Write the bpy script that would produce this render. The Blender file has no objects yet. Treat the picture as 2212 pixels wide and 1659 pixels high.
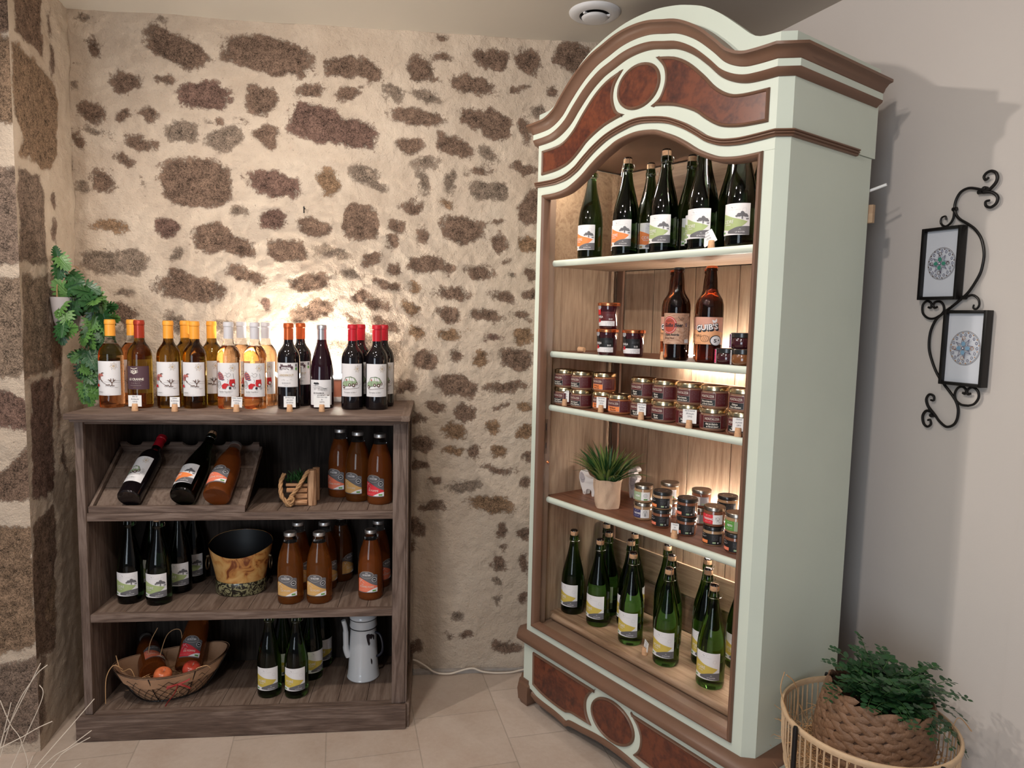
import bpy, bmesh, math, random
import numpy as np
from mathutils import Vector, Matrix, noise as mnoise
R = math.radians
PI = math.pi
random.seed(7)
S = bpy.context.scene
COL = S.collection

# ------------------------------------------------------------------ camera
CAM = dict(f=1501.64, yaw=6.1732, pitch=5.3946, roll=1.2598, D=2.6822, h=1.4153)
def make_camera():
    y, p, r = R(CAM['yaw']), R(CAM['pitch']), R(CAM['roll'])
    fw = Vector((math.sin(y)*math.cos(p), math.cos(y)*math.cos(p), -math.sin(p)))
    rt = Vector((math.cos(y), -math.sin(y), 0)); up = rt.cross(fw)
    rt2 = math.cos(r)*rt + math.sin(r)*up; up2 = -math.sin(r)*rt + math.cos(r)*up
    cd = bpy.data.cameras.new('camera'); co = bpy.data.objects.new('camera', cd); COL.objects.link(co)
    m = Matrix((rt2, up2, -fw)).transposed().to_4x4(); m.translation = Vector((0, -CAM['D'], CAM['h']))
    co.matrix_world = m
    cd.sensor_width = 36; cd.lens = 36*CAM['f']/2212; cd.clip_start = .02
    S.camera = co
make_camera()
CAMXY = (0.0, -CAM['D'])

# ------------------------------------------------------------------ view, world, lights
S.view_settings.view_transform = 'Standard'; S.view_settings.look = 'None'
S.view_settings.gamma = 1; S.view_settings.use_curve_mapping = False
S.view_settings.exposure = 0.08
W = bpy.data.worlds.new('world'); S.world = W; W.use_nodes = True
W.node_tree.nodes['Background'].inputs[0].default_value = (.90, .93, 1, 1)
W.node_tree.nodes['Background'].inputs[1].default_value = .14
def light(name, kind, loc, target, energy, color, size=.1, size_y=None, spot=None, blend=.6):
    d = bpy.data.lights.new(name, kind); d.energy = energy; d.color = color
    if kind == 'AREA':
        d.size = size
        if size_y: d.shape = 'RECTANGLE'; d.size_y = size_y
    else: d.shadow_soft_size = size
    if kind == 'SPOT': d.spot_size = R(spot); d.spot_blend = blend
    o = bpy.data.objects.new(name, d); COL.objects.link(o); o.location = loc
    o.rotation_euler = (Vector(target)-Vector(loc)).to_track_quat('-Z', 'Y').to_euler()
    return o
WARM = (1, .915, .83)
light('ceiling_spot_light', 'SPOT', (-1.25, -1.25, 2.43), (0.6, -.9, .9), 54, WARM, .025, spot=150)
light('ceiling_spot_light', 'SPOT', (-.4, -1.2, 2.42), (-.35, -.4, .2), 27, WARM, .03, spot=150)
light('ceiling_spot_light', 'SPOT', (-.15, -2.1, 2.42), (.2, -.6, 1.2), 30, WARM, .04, spot=150)
light('ceiling_spot_light', 'SPOT', (-.9, -2.9, 2.42), (-.4, -.3, .8), 26, WARM, .04, spot=150)
light('window_daylight', 'AREA', (-1.6, -4.6, 1.25), (.5, -.6, .7), 44, (.80, .90, 1), 1.3, 1.9)

# ------------------------------------------------------------------ material helpers
def nm(name):
    m = bpy.data.materials.new(name); m.use_nodes = True
    return m, m.node_tree.nodes, m.node_tree.links, m.node_tree.nodes['Principled BSDF']
def plain(name, col, rough=.5, metal=0, coat=0, trans=0, ior=1.45, spec=.5, emit=None, es=0, var=0, vscale=30, bump=0, bscale=200, sheen=0):
    m, n, l, b = nm(name)
    b.inputs['Base Color'].default_value = (*col, 1); b.inputs['Roughness'].default_value = rough
    b.inputs['Metallic'].default_value = metal; b.inputs['Coat Weight'].default_value = coat
    b.inputs['Transmission Weight'].default_value = trans; b.inputs['IOR'].default_value = ior
    b.inputs['Specular IOR Level'].default_value = spec
    if emit: b.inputs['Emission Color'].default_value = (*emit, 1); b.inputs['Emission Strength'].default_value = es
    tc = n.new('ShaderNodeTexCoord')
    if var:
        t = n.new('ShaderNodeTexNoise'); t.inputs['Scale'].default_value = vscale; t.inputs['Detail'].default_value = 5
        l.new(tc.outputs['Object'], t.inputs['Vector'])
        mx = n.new('ShaderNodeMix'); mx.data_type = 'RGBA'
        mx.inputs['A'].default_value = (*[c*(1-var) for c in col], 1); mx.inputs['B'].default_value = (*[min(1, c*(1+var)) for c in col], 1)
        l.new(t.outputs['Fac'], mx.inputs['Factor']); l.new(mx.outputs['Result'], b.inputs['Base Color'])
    if bump:
        t = n.new('ShaderNodeTexNoise'); t.inputs['Scale'].default_value = bscale; t.inputs['Detail'].default_value = 4
        l.new(tc.outputs['Object'], t.inputs['Vector'])
        bp = n.new('ShaderNodeBump'); bp.inputs['Strength'].default_value = bump; bp.inputs['Distance'].default_value = .003
        l.new(t.outputs['Fac'], bp.inputs['Height']); l.new(bp.outputs['Normal'], b.inputs['Normal'])
    return m
def ramp(n, stops):
    r = n.new('ShaderNodeValToRGB'); e = r.color_ramp.elements
    while len(e) < len(stops): e.new(.5)
    for i, (p, c) in enumerate(stops): e[i].position = p; e[i].color = (*c, 1) if len(c) == 3 else c
    return r
def wood(name, dark, mid, lite, axis='X', scale=1.0, rough=.6, bump=.35, spec=.3, rings=6):
    """streaky grain running along the given axis, with knots"""
    m, n, l, b = nm(name)
    tc = n.new('ShaderNodeTexCoord'); mp = n.new('ShaderNodeMapping')
    st = {'X': (1.2, 14, 14), 'Y': (14, 1.2, 14), 'Z': (14, 14, 1.2)}[axis]
    mp.inputs['Scale'].default_value = [s*scale for s in st]; l.new(tc.outputs['Object'], mp.inputs['Vector'])
    n1 = n.new('ShaderNodeTexNoise'); n1.inputs['Scale'].default_value = 1.1; n1.inputs['Detail'].default_value = 3; n1.inputs['Distortion'].default_value = 1.2
    l.new(mp.outputs[0], n1.inputs['Vector'])
    mul = n.new('ShaderNodeMath'); mul.operation = 'MULTIPLY'; mul.inputs[1].default_value = rings; l.new(n1.outputs['Fac'], mul.inputs[0])
    fr = n.new('ShaderNodeMath'); fr.operation = 'PINGPONG'; fr.inputs[1].default_value = .5; l.new(mul.outputs[0], fr.inputs[0])
    n2 = n.new('ShaderNodeTexNoise'); n2.inputs['Scale'].default_value = 7; n2.inputs['Detail'].default_value = 6; n2.inputs['Roughness'].default_value = .7
    l.new(mp.outputs[0], n2.inputs['Vector'])
    ad = n.new('ShaderNodeMath'); ad.operation = 'MULTIPLY_ADD'; ad.inputs[1].default_value = .8; l.new(fr.outputs[0], ad.inputs[0]); l.new(n2.outputs['Fac'], ad.inputs[2])
    rp = ramp(n, [(.30, dark), (.62, mid), (.95, lite)]); l.new(ad.outputs[0], rp.inputs[0])
    l.new(rp.outputs[0], b.inputs['Base Color'])
    bp = n.new('ShaderNodeBump'); bp.inputs['Strength'].default_value = bump; bp.inputs['Distance'].default_value = .002
    l.new(ad.outputs[0], bp.inputs['Height']); l.new(bp.outputs['Normal'], b.inputs['Normal'])
    b.inputs['Roughness'].default_value = rough; b.inputs['Specular IOR Level'].default_value = spec
    return m

# ------------------------------------------------------------------ mesh builder
class MB:
    def __init__(s): s.v = []; s.f = []; s.mi = []; s.mats = []
    def mid(s, m):
        if m not in s.mats: s.mats.append(m)
        return s.mats.index(m)
    def add(s, vs, fs, m):
        o = len(s.v); k = s.mid(m); s.v += [tuple(v) for v in vs]
        for f in fs: s.f.append([i+o for i in f]); s.mi.append(k)
        return s
    def box(s, x0, x1, y0, y1, z0, z1, m, bev=0.0, M=None):
        if bev <= 0:
            vs = [(x, y, z) for x in (x0, x1) for y in (y0, y1) for z in (z0, z1)]
            fs = [(0, 1, 3, 2), (4, 6, 7, 5), (0, 4, 5, 1), (2, 3, 7, 6), (0, 2, 6, 4), (1, 5, 7, 3)]
        else:
            bm = bmesh.new(); bmesh.ops.create_cube(bm, size=1)
            for v in bm.verts: v.co = Vector(((x0+x1)/2+v.co.x*(x1-x0), (y0+y1)/2+v.co.y*(y1-y0), (z0+z1)/2+v.co.z*(z1-z0)))
            bmesh.ops.bevel(bm, geom=bm.edges[:], offset=min(bev, .45*min(x1-x0, y1-y0, z1-z0)), segments=2, affect='EDGES', profile=.6)
            bm.verts.index_update(); vs = [v.co.copy() for v in bm.verts]; fs = [[v.index for v in f.verts] for f in bm.faces]; bm.free()
        if M is not None: vs = [M @ Vector(v) for v in vs]
        return s.add(vs, fs, m)
    def lathe(s, prof, m, seg=32, c=(0, 0, 0), M=None, a0=0, a1=2*PI, sx=1, sy=1):
        full = abs(a1-a0-2*PI) < 1e-6; n = seg if full else seg+1
        vs = []; idx = []
        for (r, z) in prof:
            if r < 1e-6: idx.append([len(vs)]*n); vs.append((c[0], c[1], c[2]+z))
            else:
                idx.append(list(range(len(vs), len(vs)+n)))
                for i in range(n):
                    a = a0+(a1-a0)*i/seg; vs.append((c[0]+r*sx*math.cos(a), c[1]+r*sy*math.sin(a), c[2]+z))
        fs = []
        for A, B in zip(idx, idx[1:]):
            for i in range(seg):
                j = (i+1) % n if full else i+1
                q = [A[i], A[j], B[j], B[i]]; q2 = []
                for k in q:
                    if k not in q2: q2.append(k)
                if len(q2) > 2: fs.append(q2)
        if M is not None: vs = [M @ Vector(v) for v in vs]
        return s.add(vs, fs, m)
    def tube(s, pts, r, m, seg=8, closed=False, cap=True, flat=1.0):
        pts = [Vector(p) for p in pts]; n = len(pts); vs = []; nrm = None
        for i, p in enumerate(pts):
            if closed: t = pts[(i+1) % n]-pts[i-1]
            else: t = pts[min(i+1, n-1)]-pts[max(i-1, 0)]
            t = t.normalized() if t.length > 1e-9 else Vector((0, 0, 1))
            if nrm is None: nrm = t.orthogonal().normalized()
            nrm = (nrm-t*nrm.dot(t)); nrm = nrm.normalized() if nrm.length > 1e-6 else t.orthogonal().normalized()
            bn = t.cross(nrm); rr = r[i] if isinstance(r, (list, tuple)) else r
            for k in range(seg):
                a = 2*PI*k/seg; vs.append(p+nrm*(rr*math.cos(a))+bn*(rr*flat*math.sin(a)))
        fs = []
        for i in range(n if closed else n-1):
            j = (i+1) % n
            for k in range(seg): fs.append([i*seg+k, i*seg+(k+1) % seg, j*seg+(k+1) % seg, j*seg+k])
        if cap and not closed: fs.append(list(range(seg))[::-1]); fs.append([(n-1)*seg+k for k in range(seg)])
        return s.add(vs, fs, m)
    def prism(s, poly, y0, y1, m, M=None):
        """polygon in x,z pushed from y0 to y1"""
        n = len(poly); vs = [(x, y0, z) for x, z in poly]+[(x, y1, z) for x, z in poly]
        fs = [list(range(n)), list(range(2*n-1, n-1, -1))]+[[i, i+n, (i+1) % n+n, (i+1) % n] for i in range(n)]
        if M is not None: vs = [M @ Vector(v) for v in vs]
        return s.add(vs, fs, m)
    def sweep(s, path, prof, m, closed=False):
        """path: list of (base, out, up); prof: closed list of (o,h)"""
        n = len(path); k = len(prof); vs = []
        for b, o, u in path:
            b, o, u = Vector(b), Vector(o), Vector(u)
            vs += [b+o*p[0]+u*p[1] for p in prof]
        fs = []
        for i in range(n if closed else n-1):
            j = (i+1) % n
            for q in range(k): fs.append([i*k+q, i*k+(q+1) % k, j*k+(q+1) % k, j*k+q])
        if not closed: fs.append(list(range(k))); fs.append([(n-1)*k+q for q in range(k)][::-1])
        return s.add(vs, fs, m)
    def blade(s, pts, ws, m, side=(1, 0, 0), fold=.0):
        """a thin leaf blade along pts, half widths ws"""
        pts = [Vector(p) for p in pts]; sd = Vector(side).normalized(); vs = []; n = len(pts)
        for p, w in zip(pts, ws): vs += [p-sd*w, p+Vector((0, 0, -fold*w)), p+sd*w]
        fs = []
        for i in range(n-1):
            a = i*3; fs += [[a, a+1, a+4, a+3], [a+1, a+2, a+5, a+4]]
        return s.add(vs, fs, m)
    def build(s, name, parent=None, smooth=35, fix=True):
        me = bpy.data.meshes.new(name); me.from_pydata(s.v, [], s.f)
        for m in s.mats: me.materials.append(m)
        me.polygons.foreach_set('material_index', s.mi)
        if fix:
            bm = bmesh.new(); bm.from_mesh(me); bmesh.ops.recalc_face_normals(bm, faces=bm.faces[:]); bm.to_mesh(me); bm.free()
        if smooth:
            me.polygons.foreach_set('use_smooth', [True]*len(me.polygons)); me.set_sharp_from_angle(angle=R(smooth))
        me.update()
        o = bpy.data.objects.new(name, me); COL.objects.link(o)
        if parent is not None: o.parent = parent
        return o

def tag(o, label=None, cat=None, group=None, kind=None):
    if label: o['label'] = label
    if cat: o['category'] = cat
    if group: o['group'] = group
    if kind: o['kind'] = kind
    return o
def empty(name, loc=(0, 0, 0), rz=0, label=None, cat=None, group=None, rot=None):
    o = bpy.data.objects.new(name, None); COL.objects.link(o); o.location = loc
    o.rotation_euler = rot if rot is not None else (0, 0, rz); o.empty_display_size = .02
    return tag(o, label, cat, group)
def dup(root):
    kids = [c for c in KIDS.get(root.name, [])]
    r = root.copy(); COL.objects.link(r)
    for c in kids:
        d = c.copy(); COL.objects.link(d); d.parent = r
    return r
KIDS = {}
TPL = {}
def template(key, maker):
    """maker() -> (root, [children]); first use hands out the original, later uses hand out copies"""
    if key not in TPL:
        r, k = maker(); KIDS[r.name] = k; TPL[key] = r; return r
    return dup(TPL[key])
def put(key, maker, loc, rz, label, cat, group=None, rot=None):
    o = template(key, maker)
    o.location = loc; o.rotation_euler = rot if rot is not None else (0, 0, rz)
    for k in ('label', 'group', 'category'):
        if k in o: del o[k]
    return tag(o, label, cat, group)
def cr(pts, n=6, closed=False):
    """catmull-rom through points"""
    P = [Vector(p) for p in pts]; out = []; N = len(P)
    for i in range(N if closed else N-1):
        if closed: a, b, c, d = P[i-1], P[i], P[(i+1) % N], P[(i+2) % N]
        else: a, b, c, d = P[max(i-1, 0)], P[i], P[i+1], P[min(i+2, N-1)]
        for k in range(n):
            t = k/n
            out.append(.5*((2*b)+(c-a)*t+(2*a-5*b+4*c-d)*t*t+(3*b-a-3*c+d)*t**3))
    if not closed: out.append(P[-1])
    return out
def cr2(pts, n=6, closed=False): return [(p.x, p.y) for p in cr([(x, z, 0) for x, z in pts], n, closed)]

# ------------------------------------------------------------------ printed labels (flat artwork bent onto its bottle or jar)
TXT = {}
def text_polys(txt, bold=False):
    key = (txt, bold)
    if key not in TXT:
        cu = bpy.data.curves.new('t', 'FONT'); cu.body = txt; cu.size = 1; cu.align_x = 'CENTER'; cu.resolution_u = 2
        if bold: cu.offset = .03
        ob = bpy.data.objects.new('t', cu); COL.objects.link(ob)
        dg = bpy.context.evaluated_depsgraph_get(); me = bpy.data.meshes.new_from_object(ob.evaluated_get(dg))
        vs = [(v.co.x, v.co.y) for v in me.vertices]; fs = [list(p.vertices) for p in me.polygons]
        bpy.data.objects.remove(ob); bpy.data.curves.remove(cu); bpy.data.meshes.remove(me)
        TXT[key] = (vs, fs)
    return TXT[key]
class Decal:
    """artwork in label space (x right, z up, metres); layer n sits n*0.15 mm proud"""
    def __init__(s, kx=1.0): s.items = []; s.layer = 0; s.kx = kx; s.kz = 1.0; s.z0 = 0.0
    def poly(s, pts, m, up=1):
        s.layer += up; s.items.append(([(x, z) for x, z in pts], [list(range(len(pts)))], m, s.layer)); return s
    def rect(s, x0, x1, z0, z1, m, up=1): return s.poly([(x0, z0), (x1, z0), (x1, z1), (x0, z1)], m, up)
    def disc(s, x, z, rx, m, rz=None, n=20, up=1):
        rz = rz or rx; return s.poly([(x+rx*math.cos(2*PI*i/n), z+rz*math.sin(2*PI*i/n)) for i in range(n)], m, up)
    def line(s, pts, w, m, closed=False):
        n = len(pts); s.layer += 1; vs = []; fs = []
        for i in range(n if closed else n-1):
            (x0, z0), (x1, z1) = pts[i], pts[(i+1) % n]; d = math.hypot(x1-x0, z1-z0)
            if d < 1e-7: continue
            nx, nz = -(z1-z0)/d*w/2, (x1-x0)/d*w/2; ex, ez = (x1-x0)/d*w*.3, (z1-z0)/d*w*.3; k = len(vs)
            vs += [(x0+nx-ex, z0+nz-ez), (x0-nx-ex, z0-nz-ez), (x1-nx+ex, z1-nz+ez), (x1+nx+ex, z1+nz+ez)]; fs.append([k, k+1, k+2, k+3])
        s.items.append((vs, fs, m, s.layer)); return s
    def ring(s, x, z, r, w, m, rz=None, n=20):
        rz = rz or r; return s.line([(x+r*math.cos(2*PI*i/n), z+rz*math.sin(2*PI*i/n)) for i in range(n)], w, m, True)
    def text(s, t, x, z, h, m, bold=False, shear=0, squash=1, rot=0):
        vs, fs = text_polys(t, bold); s.layer += 1; k = h/.73; c, sn = math.cos(rot), math.sin(rot); o = []
        for a, b in vs:
            X, Z = (a*k*squash+b*k*shear), b*k
            o.append((x+X*c-Z*sn, z+X*sn+Z*c))
        s.items.append((o, fs, m, s.layer)); return s
    def scribble(s, x0, x1, z, h, m, seed=0, w=.0006):
        """illegible handwriting or small print"""
        rd = random.Random(seed); pts = []; x = x0
        while x < x1:
            pts.append((x, z+rd.uniform(0, h))); x += h*rd.uniform(.25, .6)
            if rd.random() < .15 and len(pts) > 2: s.line(pts, w, m); s.layer -= 1; pts = []; x += h*.6
        if len(pts) > 1: s.line(pts, w, m); s.layer -= 1
        return s
    def build(s, name, parent, rad=None, off=0.0004, M=None, label=None):
        mb = MB()
        for vs, fs, m, ly in s.items:
            vs = [(x*s.kx, s.z0+(z-s.z0)*s.kz) for x, z in vs]
            big = rad and (max(v[0] for v in vs)-min(v[0] for v in vs)) > .006
            d = off+ly*.00015
            if big:
                bm = bmesh.new(); bv = [bm.verts.new((x, 0, z)) for x, z in vs]
                for f in fs:
                    try: bm.faces.new([bv[i] for i in f])
                    except ValueError: pass
                bmesh.ops.triangulate(bm, faces=bm.faces[:])
                xs = [v[0] for v in vs]; x = math.ceil(min(xs)/.004)*.004
                while x < max(xs):
                    bmesh.ops.bisect_plane(bm, geom=bm.verts[:]+bm.edges[:]+bm.faces[:], plane_co=(x, 0, 0), plane_no=(1, 0, 0)); x += .004
                bm.verts.index_update(); V = [(v.co.x, v.co.z) for v in bm.verts]; F = [[v.index for v in f.verts] for f in bm.faces]; bm.free()
            else: V, F = vs, fs
            if rad:
                rf = rad if callable(rad) else (lambda z: rad)
                r0 = rf(sum(z for _, z in V)/len(V)) if V else .03
                O = [((rf(z)+d)*math.sin(x/rf(z)), -(rf(z)+d)*math.cos(x/rf(z)), z) for x, z in V]
            else: O = [(x, -d, z) for x, z in V]
            if M is not None: O = [tuple(M @ Vector(v)) for v in O]
            mb.add(O, F, m)
        o = mb.build(name, parent, smooth=0, fix=False)
        if label: o['label'] = label
        return o
# ------------------------------------------------------------------ materials
PAINT = plain('sage_cream_paint', (.62, .68, .59), .42, var=.05, vscale=6, bump=.08, bscale=60)
TRIM = plain('brown_paint', (.170, .090, .057), .42, var=.12, vscale=14, bump=.1, bscale=90)
PALE_TRIM = plain('taupe_paint', (.23, .15, .105), .45, var=.15, vscale=12)
SHELF_WOOD = wood('weathered_wood_x', (.062, .040, .032), (.125, .082, .063), (.20, .142, .115), 'X', 1.6, .62, .5, rings=4)
SHELF_WOOD_Y = wood('weathered_wood_y', (.075, .048, .036), (.135, .090, .067), (.195, .14, .11), 'Y', 1.4, .62, .4, rings=3)
SHELF_WOOD_Z = wood('weathered_wood_z', (.062, .040, .032), (.125, .084, .066), (.20, .145, .12), 'Z', 1.6, .62, .4, rings=4)
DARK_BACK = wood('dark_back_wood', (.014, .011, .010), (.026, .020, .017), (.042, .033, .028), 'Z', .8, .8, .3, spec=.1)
OAK = wood('pale_oak_z', (.21, .13, .080), (.32, .21, .135), (.42, .295, .195), 'Z', 1.5, .5, .2, rings=3)
OAK_X = wood('pale_oak_x', (.25, .15, .085), (.37, .235, .145), (.47, .32, .20), 'X', 1.5, .5, .2, rings=3)
OAK_MID = wood('brown_oak_x', (.16, .09, .055), (.23, .14, .09), (.31, .20, .13), 'X', 1.3, .5, .2, rings=3)
SHELF_TOP = wood('reddish_shelf_wood', (.10, .038, .020), (.17, .070, .038), (.24, .11, .065), 'X', 1.0, .45, .15, rings=3)
TRAYW = wood('tray_wood', (.13, .07, .038), (.27, .165, .10), (.40, .27, .18), 'X', 1.0, .4, .2, rings=3)
WHITE = plain('white_paper', (.82, .81, .80), .7)
INK = plain('black_ink', (.02, .02, .025), .6)
INKB = plain('pen_ink', (.10, .10, .14), .6)
CORK = plain('cork', (.62, .36, .20), .85, var=.3, vscale=160, bump=.4, bscale=300)
BLACKM = plain('black_iron', (.012, .010, .010), .38, metal=.3, spec=.5)
STEEL = plain('polished_lid', (.62, .60, .58), .18, metal=1)
GOLDL = plain('gold_lid', (.62, .52, .33), .22, metal=1)
COPPER = plain('copper_lid', (.72, .25, .11), .25, metal=1)
BLKLID = plain('black_lid', (.012, .012, .012), .3, coat=.5)
WIRE = plain('wire', (.55, .55, .52), .25, metal=1)
def burl():
    m, n, l, b = nm('burl_veneer')
    tc = n.new('ShaderNodeTexCoord')
    a = n.new('ShaderNodeTexNoise'); a.inputs['Scale'].default_value = 14; a.inputs['Detail'].default_value = 6; a.inputs['Distortion'].default_value = 1.5
    v = n.new('ShaderNodeTexNoise'); v.inputs['Scale'].default_value = 90; v.inputs['Detail'].default_value = 3
    l.new(tc.outputs['Object'], a.inputs['Vector']); l.new(tc.outputs['Object'], v.inputs['Vector'])
    s = n.new('ShaderNodeMath'); s.operation = 'MULTIPLY_ADD'; s.inputs[1].default_value = .45; l.new(v.outputs['Fac'], s.inputs[0]); l.new(a.outputs['Fac'], s.inputs[2])
    r = ramp(n, [(.42, (.022, .006, .005)), (.62, (.080, .018, .010)), (.82, (.15, .038, .016))]); l.new(s.outputs[0], r.inputs[0]); l.new(r.outputs[0], b.inputs['Base Color'])
    b.inputs['Roughness'].default_value = .3; b.inputs['Coat Weight'].default_value = .25; b.inputs['Coat Roughness'].default_value = .25
    return m
BURL = burl()

def stone_material():
    m, n, l, b = nm('stone_and_lime_mortar')
    tc = n.new('ShaderNodeTexCoord')
    def tex(sc, det=5, rough=.6, dist=0):
        t = n.new('ShaderNodeTexNoise'); t.inputs['Scale'].default_value = sc; t.inputs['Detail'].default_value = det; t.inputs['Roughness'].default_value = rough; t.inputs['Distortion'].default_value = dist
        l.new(tc.outputs['Object'], t.inputs['Vector']); return t.outputs['Fac']
    def math2(op, a, c, d=None):
        k = n.new('ShaderNodeMath'); k.operation = op
        for i, q in enumerate((a, c, d)):
            if q is None: continue
            if isinstance(q, (int, float)): k.inputs[i].default_value = q
            else: l.new(q, k.inputs[i])
        return k.outputs[0]
    f = n.new('ShaderNodeAttribute'); f.attribute_name = 'field'
    t = n.new('ShaderNodeAttribute'); t.attribute_name = 'tone'
    n30, n90, n250, n8, n3 = tex(34, 4), tex(120, 4, .7), tex(330, 3, .7), tex(7, 3), tex(2.3, 3)
    fld = math2('MULTIPLY_ADD', math2('SUBTRACT', n30, .5), .040, math2('SUBTRACT', f.outputs['Fac'], .0018))
    fld = math2('MULTIPLY_ADD', math2('SUBTRACT', n90, .5), .030, fld)
    fld = math2('MULTIPLY_ADD', math2('SUBTRACT', n250, .5), .026, fld)
    mk = n.new('ShaderNodeMapRange'); mk.inputs['From Min'].default_value = -.003; mk.inputs['From Max'].default_value = .005
    l.new(fld, mk.inputs['Value']); mask = mk.outputs['Result']
    # stone colour by tone, speckled
    tr = ramp(n, [(0, (.180, .118, .085)), (.33, (.165, .100, .078)), (.66, (.225, .170, .130)), (1, (.235, .148, .09))]); l.new(t.outputs['Fac'], tr.inputs[0])
    sp = n.new('ShaderNodeMapRange'); sp.inputs['From Min'].default_value = .40; sp.inputs['From Max'].default_value = .62; sp.inputs['To Min'].default_value = .15; sp.inputs['To Max'].default_value = 2.1
    l.new(math2('MULTIPLY_ADD', n250, .48, math2('MULTIPLY_ADD', n90, .30, math2('MULTIPLY', n30, .22))), sp.inputs['Value'])
    vm = n.new('ShaderNodeVectorMath'); vm.operation = 'SCALE'; l.new(tr.outputs[0], vm.inputs[0]); l.new(sp.outputs['Result'], vm.inputs['Scale'])
    mo = ramp(n, [(.30, (.47, .37, .285)), (.52, (.56, .455, .36)), (.72, (.63, .53, .43))])
    l.new(math2('MULTIPLY_ADD', n8, .5, math2('MULTIPLY', n3, .5)), mo.inputs[0])
    pit = n.new('ShaderNodeMapRange'); pit.inputs['From Min'].default_value = .27; pit.inputs['From Max'].default_value = .36; pit.inputs['To Min'].default_value = .45; pit.inputs['To Max'].default_value = 1
    l.new(n90, pit.inputs['Value'])
    mo2 = n.new('ShaderNodeVectorMath'); mo2.operation = 'SCALE'; l.new(mo.outputs[0], mo2.inputs[0]); l.new(pit.outputs['Result'], mo2.inputs['Scale'])
    mx = n.new('ShaderNodeMix'); mx.data_type = 'RGBA'; l.new(mask, mx.inputs['Factor']); l.new(mo2.outputs[0], mx.inputs['A']); l.new(vm.outputs[0], mx.inputs['B'])
    l.new(mx.outputs['Result'], b.inputs['Base Color']); b.inputs['Roughness'].default_value = .92; b.inputs['Specular IOR Level'].default_value = .15
    h = math2('MULTIPLY_ADD', n250, math2('MULTIPLY_ADD', mask, .8, .30), math2('MULTIPLY_ADD', n90, 1.2, math2('MULTIPLY', n30, 1.8)))
    bp = n.new('ShaderNodeBump'); bp.inputs['Strength'].default_value = .8; bp.inputs['Distance'].default_value = .006
    l.new(h, bp.inputs['Height']); l.new(bp.outputs['Normal'], b.inputs['Normal'])
    return m
STONEM = stone_material()

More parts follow.
